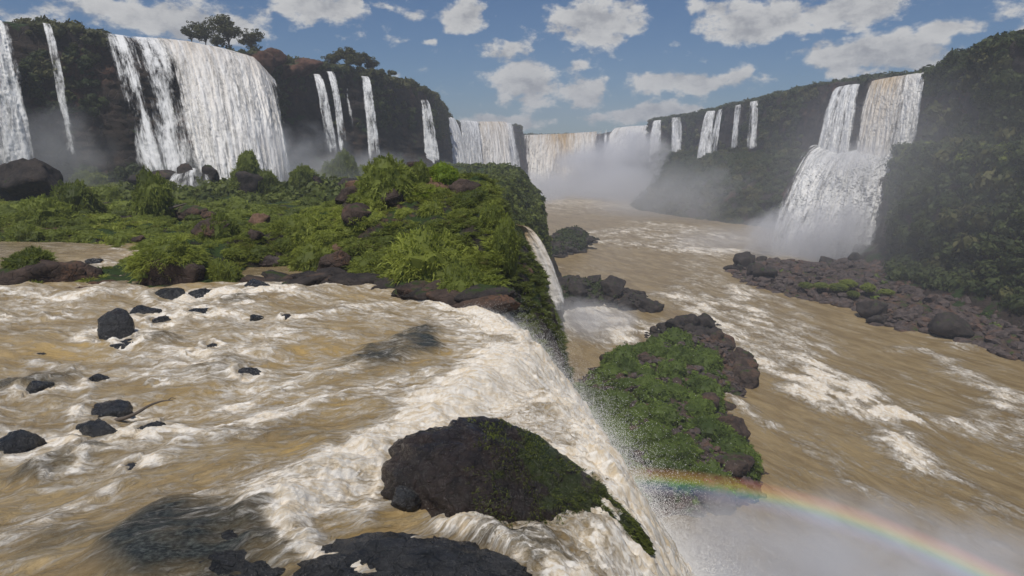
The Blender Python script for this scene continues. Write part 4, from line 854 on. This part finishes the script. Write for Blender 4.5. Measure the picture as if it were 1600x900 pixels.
g0 = ground_at(462, 305); V, F = tube('b', [g0+np.array([.25, 0, -.1]), g0+np.array([.1, 0, .5]), g0+np.array([-.1, 0, .85]), g0+np.array([-.4, 0, 1.1])], [.16, .13, .09, .03], M_BARK)
tag(obj('dead_stump', mesh('dead_stump', V, F, M_SOIL)), 'tan dead snag standing below the reddish skyline rocks', 'dead stump')

# ---------------------------------------------------------------- trees on the left rim
def tree(px, py, d, hpx, wpx, seed, label, sparse=.5, mat=None, base=None):
    r = np.random.default_rng(seed); p0 = atd(px, py, d); H = hpx/FPX*d; Wd = wpx/FPX*d/2
    root = bpy.data.objects.new('tree', None); COL.objects.link(root); root.location = tuple(p0); tag(root, label, 'tree', 'trees on the left rim')
    VV, FF, off = [], [], 0; tips = []
    lean = r.normal(0, .08, 2)
    for b_ in range(9):
        a = r.uniform(0, 6.28); top = np.array([math.cos(a)*Wd*r.uniform(.3, .9), math.sin(a)*Wd*r.uniform(.3, .9), H*r.uniform(.30, .92)]); fk = H*r.uniform(.12, .35)
        V, F = tube('t', [np.array([0, 0, -.8]) if b_ == 0 else np.array([lean[0]*fk, lean[1]*fk, fk*.8]), np.array([lean[0]*fk, lean[1]*fk, fk]), top*np.array([.5, .5, .8]), top], [.035*H if b_ == 0 else .016*H, .016*H, .009*H, .004*H], M_BARK, 6)
        VV.append(V); FF.append(F+off); off += len(V); tips.append(top); tips.append(top*np.array([.55, .55, .86]))
    obj('trunk', mesh('trunk', np.concatenate(VV), np.concatenate(FF), M_BARK), root)
    P = np.repeat(np.array(tips), 8, 0); P = P+r.normal(0, Wd*.2, P.shape)*np.array([1, 1, .7])
    cr = scatter('crown', [leafclump_vf(s+seed*10, 34, .24, .6, core=False) for s in range(4)], P, r.uniform(.09, .17, len(P))*H*(1.3-sparse*.6), mat or M_LEAFD, seed, .2, .25, parent=root)
for a in [(300, 70, 186, 26, 26, 1, 'small low tree leftmost on the rim right above the great waterfall'), (322, 74, 188, 38, 44, 2, 'flat crowned tree, second from the left on the rim above the great waterfall'), (358, 80, 192, 52, 50, 3, 'tallest spreading tree on the rim above the great waterfall'), (392, 84, 198, 34, 40, 4, 'leaning thin tree right of the tallest rim tree'),
          (340, 78, 186, 22, 20, 5, 'little bushy tree between the two flat crowned rim trees'), (522, 108, 226, 28, 30, 6, 'left tree of the round clump further right on the rim'), (546, 108, 228, 32, 34, 7, 'tallest round tree of the clump further right on the rim'), (580, 112, 238, 22, 28, 8, 'small round tree at the right end of the rim clump'), (565, 108, 236, 24, 14, 9, 'thin wispy tree between the round trees of the rim clump')]:
    tree(*a, sparse=.8 if a[5] < 6 else .3, mat=M_LEAFB)

# ---------------------------------------------------------------- waterfalls
def fall(label, top, bot, dens, tint=(0,), bulge=.6, rough=.5, far=False, nu=None, nv=220, seed=0, group=None, densv=(0, 0, 0), jet=2.0, layers=2, fade=.4):
    T = np.array([atd(*p_) for p_ in top]); B = np.array([atd(*p_) for p_ in bot])
    wT = np.linalg.norm(np.diff(T, axis=0), axis=1).sum(); dist = T[:, 1].mean(); nu = nu or int(np.clip(wT*FPX/dist/1.3, 14, 260))
    root = None
    u = np.linspace(0, 1, nu); v = np.linspace(0, 1, nv)
    def li(A, u): return np.stack([np.interp(u, np.linspace(0, 1, len(A)), A[:, k]) for k in range(3)], 1)
    Tu, Bu = li(T, u), li(B, u); base = None
    Vs, Fs, UVs, Ds, Ts = [], [], [], [], []; off = 0
    for L_ in range(layers):
        g = v**1.25; hz = 1-(1-v)**1.9
        hz = .35*v+.65*np.sqrt(v)
        P = np.empty((nv, nu, 3)); P[..., :2] = Tu[None, :, :2]+(Bu-Tu)[None, :, :2]*hz[:, None, None]; P[..., 2] = Tu[None, :, 2]+(Bu-Tu)[None, :, 2]*g[:, None]
        W_ = wT*u; Hh = np.abs(T[:, 2].mean()-B[:, 2].mean())
        out = -np.array([T[:, 0].mean(), T[:, 1].mean(), 0])/np.hypot(T[:, 0].mean(), T[:, 1].mean())
        q = xyz(W_[None, :]*.55+0*v[:, None], Hh*v[:, None]*.07+0*W_[None], seed+L_*7.7)
        n1 = fbm(q, 3)*1.5*rough*(.3+v[:, None])+fbm(q*np.array([1.8, 4, 1])+9, 4)*.8*rough+fbm(q*np.array([2, 12, 1])+5, 3, ridged=True)*.35*rough
        o_ = bulge*np.sin(np.pi*np.clip(u, 0, 1))[None]**.6*(.3+.7*v[:, None])+n1+L_*.7*rough+.3*np.sin(v*np.pi)[:, None]*jet*.3
        P = P+out*o_[..., None]; side = np.gradient(Tu, axis=0); side /= np.linalg.norm(side, axis=1)[:, None]
        P = P+side[None]*(fbm(q*2+3, 3)*.5*rough*(v[:, None]+.1))[..., None]
        edge = sstep(0, .16, u)*sstep(1, .84, u)
        dn = np.interp(u, np.linspace(0, 1, len(dens)), dens)[None]+np.interp(v, np.linspace(0, 1, len(densv)), densv)[:, None]
        dn = dn-.04-fade*sstep(.86, 1, v)[:, None]-(1-edge[None])*(.30+.25*v[:, None])-L_*.16
        Vs.append(P.reshape(-1, 3)); Fs.append(gridF(nv, nu)+off); off += nu*nv
        UVs.append(np.stack([W_[None]+0*v[:, None]+L_*31+seed*13, Hh*v[:, None]+0*W_[None], np.zeros((nv, nu))], -1).reshape(-1, 3)); Ds.append(dn.ravel())
        Ts.append((np.interp(u, np.linspace(0, 1, len(tint)), tint)[None]*np.interp(v, [0, .3, 1], [1, .6, .15])[:, None]+0*W_[None]).ravel())
    me = mesh('waterfall', np.concatenate(Vs), np.concatenate(Fs), M_FALLF if far else M_FALL, {'fuv': np.concatenate(UVs), 'dens': np.concatenate(Ds), 'tint': np.concatenate(Ts)})
    o = obj('waterfall', me); tag(o, label, 'waterfall', group); return o
def dl(px): return float(np.interp(px, [a for a, b, c in LR], [c for a, b, c in LR]))-2.5
def dr(px): return float(np.interp(px, [a for a, b, c in RR], [c for a, b, c in RR]))-3
fall('tall waterfall cut by the left edge of the frame, thinning to threads on its right', [(-120, 20, 130), (-40, 28, 140), (12, 34, 143)], [(-60, 285, 118), (0, 285, 128), (72, 285, 130)], [.85, .78, .5], seed=1, rough=.9, jet=3)
fall('hair thin waterfall on the dark cliff between the two biggest left falls', [(64, 36, 147), (78, 38, 147)], [(108, 276, 136), (130, 276, 136)], [.36, .44, .34], seed=2, rough=.3, layers=1, densv=(.1, 0, -.06))
fall('pair of faint dripping threads on the dark cliff left of the great waterfall', [(140, 96, 147), (165, 96, 148)], [(160, 190, 143), (185, 190, 143)], [.12, .2, .1], seed=3, rough=.2, layers=1)
fall('left veil of the great waterfall, thin strands over dark mossy rock', [(158, 52, 153), (200, 58, 156), (256, 62, 160)], [(212, 290, 132), (262, 296, 130), (318, 296, 132)], [.72, .40, .52, .36, .60, .56, .66], seed=4, rough=.5, jet=3, densv=(.05, 0, .04), layers=1)
fall('great white waterfall, the widest curtain on the left cliff', [(230, 60, 157), (290, 68, 168), (350, 80, 176), (392, 92, 183), (425, 125, 188)], [(295, 292, 128), (345, 296, 128), (400, 296, 132), (440, 296, 138), (470, 288, 146)], [.46, .72, .84, .84, .66, .84, .84, .72, .6], tint=(.3, .5, .3, .5, .3), seed=5, rough=1.15, bulge=3.0, jet=5, densv=(.1, 0, 0), layers=2, nv=340)
fall('slender waterfall, left of the close pair right of the great waterfall', [(487, 116, 204), (499, 116, 206)], [(508, 250, 190), (532, 250, 191)], [.55, .6, .5], seed=6, rough=.4, bulge=.5)
fall('slender waterfall, right of the close pair right of the great waterfall', [(509, 112, 207), (520, 112, 209)], [(530, 246, 192), (547, 246, 193)], [.5, .6, .5], seed=7, rough=.4, bulge=.5)
fall('thin trickle over bright green moss between the slender falls', [(530, 116, 212), (540, 117, 213)], [(550, 250, 200), (562, 250, 200)], [.24, .3, .2], seed=8, rough=.3, layers=1)
fall('narrow bright waterfall standing alone before the dark cliff bend', [(563, 119, 221), (575, 120, 223)], [(575, 262, 206), (599, 262, 207)], [.6, .6, .5], seed=9, rough=.4, bulge=.5)
fall('white waterfall fanning out at the dark cliff bend', [(656, 156, 276), (666, 156, 280)], [(662, 262, 258), (692, 262, 262)], [.6, .62, .5], seed=10, rough=.5, bulge=.8)
fall('faint thin waterfall right behind the fanning one', [(673, 150, 300), (682, 158, 325)], [(680, 262, 300), (696, 262, 310)], [.3, .34, .25], seed=11, rough=.4, layers=1)
fall('misty waterfall at the inner corner of the left wall', [(698, 182, 415), (707, 184, 440)], [(706, 275, 380), (738, 275, 400)], [.6, .7, .55], seed=12, rough=.7, far=True, bulge=1.5)
fall('left curtain of the straight wall at the gorge head', [(716, 188, 505), (745, 190, 540)], [(722, 285, 480), (760, 285, 500)], [.5, .85, .7, .75], seed=13, rough=1, far=True, bulge=1)
fall('brownish broad curtain of the straight wall at the gorge head', [(744, 190, 545), (790, 190, 585)], [(750, 285, 505), (808, 285, 530)], [.7, .85, .8, .85, .7], tint=(.6,), seed=14, rough=1.2, far=True, bulge=1.5)
fall('narrow curtain beside the dark block end of the straight wall', [(784, 191, 590), (800, 193, 608)], [(795, 285, 545), (818, 285, 560)], [.5, .75, .4], seed=15, rough=1, far=True, bulge=1)
fall('wide brown waterfall at the far head of the gorge', [(819, 211, 713), (880, 209, 752), (941, 205, 743)], [(815, 300, 640), (880, 300, 660), (935, 300, 660)], [.85, .9, .8, .85, .7], tint=(.5, .7, 1.5, .5, .9), seed=16, rough=3.0, far=True, bulge=4)
for k_, (a_, w_) in enumerate([(945, 4), (957, 5)]):
    fall('thin strand over the dark rock at the far head, the %s one' % ('left', 'right')[k_], [(a_, 203, 725-k_*15), (a_+w_, 203, 722-k_*15)], [(a_-3, 240, 700), (a_+w_-1, 240, 700)], [.4, .5, .35], seed=17+k_, rough=.8, far=True, layers=1)
fall('massive white waterfall pouring into the thickest mist at the far head', [(963, 200, 697), (990, 197, 670), (1014, 196, 640)], [(925, 300, 600), (965, 300, 590), (1012, 300, 570)], [.8, .9, .85, .8], tint=(.3, .1), seed=20, rough=2.2, far=True, bulge=4)
fall('first narrow waterfall of the right wall, next to the massive white one', [(1020, 189, 590), (1035, 187, 583)], [(1008, 285, 570), (1032, 285, 560)], [.55, .7, .5], seed=21, rough=1, far=True)
fall('straight narrow waterfall, second of the right wall', [(1048, 184, 562), (1064, 183, 552)], [(1044, 296, 545), (1068, 296, 530)], [.6, .7, .55], seed=22, rough=1, far=True)
fall('long forked waterfall of the right wall, the left strand', [(1105, 174, 505), (1120, 172, 495)], [(1078, 300, 465), (1108, 300, 450)], [.6, .7, .5], seed=23, rough=.9, far=True, bulge=1)
fall('long forked waterfall of the right wall, the right strand', [(1124, 170, 490), (1132, 169, 480)], [(1102, 270, 460), (1118, 270, 450)], [.5, .6, .4], seed=24, rough=.8, far=True)
fall('short waterfall of the right wall, left of the last pair', [(1148, 165, 452), (1159, 163, 445)], [(1140, 240, 438), (1157, 240, 430)], [.5, .55, .4], seed=25, rough=.7, far=True)
fall('short waterfall of the right wall, right of the last pair', [(1172, 159, 422), (1186, 157, 415)], [(1162, 240, 408), (1184, 240, 400)], [.5, .6, .5], seed=26, rough=.7, far=True)
fall('three stranded upper part of the big right waterfall, left of the brown curtain', [(1308, 137, 315), (1326, 133, 306), (1344, 131, 296)], [(1268, 252, 294), (1298, 254, 284), (1326, 256, 274)], [.6, .95, .55, .9, .55, .95, .85], seed=27, rough=1.2, bulge=1.5, jet=4, fade=.1)
fall('brown topped upper curtain of the big right waterfall', [(1362, 127, 287), (1400, 120, 271), (1447, 113, 252)], [(1328, 258, 266), (1374, 258, 252), (1426, 250, 239)], [.7, 1, .95, 1, .6, 1, 1], tint=(.8, 1, .9, .3, 0), seed=28, rough=1.3, bulge=1.6, jet=4, fade=.1)
fall('lower spreading apron of the big right waterfall, foaming down to the river', [(1276, 226, 302), (1310, 240, 286), (1340, 234, 274), (1380, 240, 258), (1430, 222, 248)], [(1188, 402, 262), (1290, 402, 244), (1388, 402, 234)], [.72, .95, .8, 1, 1, .9, .85], seed=29, rough=3.0, bulge=9, jet=4, fade=.2, nv=260)
fall('small brown side fall slipping between the island and the mossy promontory', [(806, 350, 84), (815, 352, 82)], [(846, 480, 79), (890, 482, 79)], [.9, 1, .8], tint=(1.3, 1.0), seed=30, rough=.45, bulge=.8, jet=2)
for k_, (a_, b_, c_, d_) in enumerate([]) if True else enumerate([(278, 270, 262, 300), (300, 268, 292, 300), (310, 268, 336, 296)]):
    fall('short foaming run-off over the rocks at the great waterfall foot, %s strand' % ('left', 'middle', 'right')[k_], [(a_, b_, 121), (a_+14, b_, 121)], [(c_, d_, 114), (c_+18, d_, 114)], [.5, .7, .5], seed=31+k_, rough=.5, bulge=.8, nv=60)

fall('foaming skirt of run-off spreading over the rocks at the great waterfall foot', [(280, 266, 122), (300, 262, 122), (330, 266, 122)], [(238, 304, 113), (300, 310, 112), (350, 302, 114)], [.2, .5, .25, .6, .3, .55, .2], seed=31, rough=1.0, bulge=1.2, nv=120, nu=120, layers=1)
ORD = ['first', 'second', 'third', 'fourth', 'fifth', 'sixth', 'seventh', 'eighth', 'ninth', 'tenth', 'eleventh', 'twelfth', 'thirteenth', 'fourteenth', 'fifteenth', 'sixteenth', 'seventeenth', 'eighteenth', 'nineteenth', 'twentieth']
def row_labels(group, noun, where, per=11):
    O = [o for o in COL.objects if o.get('group') == group]
    if not O: return
    X, Y = prj(np.array([o.location[:] for o in O])); I = np.argsort(-Y); med = np.median([o.scale[0]*FPX/o.location[1] for o in O])
    for k in range(0, len(I), per):
        row = sorted(I[k:k+per], key=lambda i: X[i])
        for q, i in enumerate(row):
            s = O[i].scale[0]*FPX/O[i].location[1]/med; sz = 'large' if s > 1.3 else ('small' if s < .75 else 'middling')
            O[i]['label'] = '%s %s, %s from the left in the %s row %s' % (sz, noun, ORD[q], ORD[k//per], where)
row_labels('brown rocks poking out of the island grass', 'brown rock', 'in the island grass')
row_labels('half drowned rocks in the rapids', 'half drowned wet rock', 'of the rapids', 5)
row_labels('grassy mounds on the island slope', 'grassy mound', 'on the island slope')
row_labels('tussock bushes on the plateau', 'tussock bush', 'back from the rapids')
row_labels('shore rocks along the island front', 'shore rock', 'along the island front')
row_labels('bushes on the rock island', 'rounded bush', 'of the lower rock island')
row_labels('boulders on the low spit', 'dark boulder', 'of the low spit')
row_labels('boulders at the tip of the rock island', 'black boulder', 'of the island tip')
row_labels('boulders round the bushy rock island', 'brown shore boulder', 'round the rock island')
row_labels('boulders on the rock island', 'brown boulder', 'among the island bushes')
row_labels('boulders edging the far rubble bank', 'dark boulder', 'along the far bank')
row_labels('bushes on the far bank', 'green bush', 'on the far bank')

# ---------------------------------------------------------------- mist
SPH = icos(3)
def mist(c, rad, dens, scale, wisp, name='mist', col=(.93, .93, .95)):
    me = mesh(name, SPH[0], SPH[1], mist_material('mist', dens, scale, wisp, col)); o = obj(name, me, loc=tuple(c)); o.scale = rad; tag(o, kind='stuff'); return o
mist(atd(950, 330, 540), (160, 100, 38), .055, .03, 1.4)
mist(atd(985, 275, 570), (80, 50, 42), .07, .04, 1.5)
mist(atd(760, 300, 470), (60, 60, 18), .018, .05, 1)
mist(atd(1120, 330, 390), (90, 75, 36), .019, .05, 1)
mist(atd(1300, 392, 240), (36, 28, 21), .15, .09, 1.5)
mist(atd(1440, 290, 190), (52, 70, 40), .0055, .03, .8)
mist(atd(1350, 250, 250), (22, 16, 8), .045, .14, 1.2)
mist(atd(1200, 378, 250), (44, 30, 10), .022, .07, 1.0)
mist(atd(400, 268, 138), (28, 9, 12), .075, .15, 1.3)
mist(atd(20, 250, 130), (26, 10, 13), .040, .15, 1.0)
mist(atd(560, 275, 200), (34, 14, 9), .045, .12, 1.0)
mist(atd(915, 500, 140), (13, 16, 5), .09, .16, 1.1)
mist((22, 38, -31.5), (20, 13, 10.5), .21, .12, 1.7)
mist((14, 33, -33), (12, 9, 8), .16, .2, 1.8)
mist((9.6, 27, -22), (4, 7, 8), .14, .30, 1.6)

# ---------------------------------------------------------------- rainbow in the spray, its light painted as a glowing spectrum band
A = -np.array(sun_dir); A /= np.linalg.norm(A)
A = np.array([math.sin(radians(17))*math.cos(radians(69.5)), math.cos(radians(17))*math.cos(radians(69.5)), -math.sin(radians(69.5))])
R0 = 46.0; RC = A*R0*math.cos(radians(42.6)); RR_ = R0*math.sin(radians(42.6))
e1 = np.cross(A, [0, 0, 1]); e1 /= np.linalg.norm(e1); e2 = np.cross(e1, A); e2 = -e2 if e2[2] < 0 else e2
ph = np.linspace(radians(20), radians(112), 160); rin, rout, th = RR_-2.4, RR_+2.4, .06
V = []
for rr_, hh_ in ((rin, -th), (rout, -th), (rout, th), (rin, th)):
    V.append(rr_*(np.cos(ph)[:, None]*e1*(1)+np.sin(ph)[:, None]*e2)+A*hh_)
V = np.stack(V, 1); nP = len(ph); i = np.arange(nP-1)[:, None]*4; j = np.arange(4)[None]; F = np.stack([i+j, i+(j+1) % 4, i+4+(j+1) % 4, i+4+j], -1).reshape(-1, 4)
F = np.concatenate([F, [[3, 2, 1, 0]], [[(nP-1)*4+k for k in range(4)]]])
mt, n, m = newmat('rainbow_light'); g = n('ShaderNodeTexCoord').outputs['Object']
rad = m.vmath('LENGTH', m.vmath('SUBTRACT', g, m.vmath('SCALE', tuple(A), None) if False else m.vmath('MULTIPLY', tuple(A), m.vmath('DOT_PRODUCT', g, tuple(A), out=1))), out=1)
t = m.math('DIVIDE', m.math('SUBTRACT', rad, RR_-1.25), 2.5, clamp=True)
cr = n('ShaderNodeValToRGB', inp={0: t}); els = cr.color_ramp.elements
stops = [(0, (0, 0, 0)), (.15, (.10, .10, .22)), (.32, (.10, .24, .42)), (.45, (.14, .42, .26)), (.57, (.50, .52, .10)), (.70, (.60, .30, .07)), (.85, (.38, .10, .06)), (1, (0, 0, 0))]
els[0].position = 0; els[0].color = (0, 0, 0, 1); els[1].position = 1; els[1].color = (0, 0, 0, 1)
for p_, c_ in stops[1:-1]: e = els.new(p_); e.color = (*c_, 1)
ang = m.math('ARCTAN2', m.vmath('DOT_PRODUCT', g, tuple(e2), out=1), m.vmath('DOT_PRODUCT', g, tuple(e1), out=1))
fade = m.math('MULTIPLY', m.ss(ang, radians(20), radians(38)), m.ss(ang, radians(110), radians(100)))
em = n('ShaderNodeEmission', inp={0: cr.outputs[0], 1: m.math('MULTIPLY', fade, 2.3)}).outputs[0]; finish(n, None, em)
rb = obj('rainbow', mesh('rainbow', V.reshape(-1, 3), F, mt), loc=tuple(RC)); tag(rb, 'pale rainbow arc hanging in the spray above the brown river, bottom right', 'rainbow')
# ---------------------------------------------------------------- haze
import bmesh
def box(name, lo, hi, mat):
    bm = bmesh.new(); bmesh.ops.create_cube(bm, size=1); me = bpy.data.meshes.new(name)
    for v in bm.verts: v.co = Vector([lo[k]+(v.co[k]+.5)*(hi[k]-lo[k]) for k in range(3)])
    bm.to_mesh(me); bm.free(); me.materials.append(mat); return obj(name, me)
mt, n, m = newmat('haze_air'); vs = n('ShaderNodeVolumePrincipled', inp={'Color': (.90, .93, 1, 1), 'Density': .00058, 'Anisotropy': .1}).outputs[0]; finish(n, None, vs)
tag(box('haze', (-1400, -130, -46), (1400, 1500, 75), mt), kind='stuff')
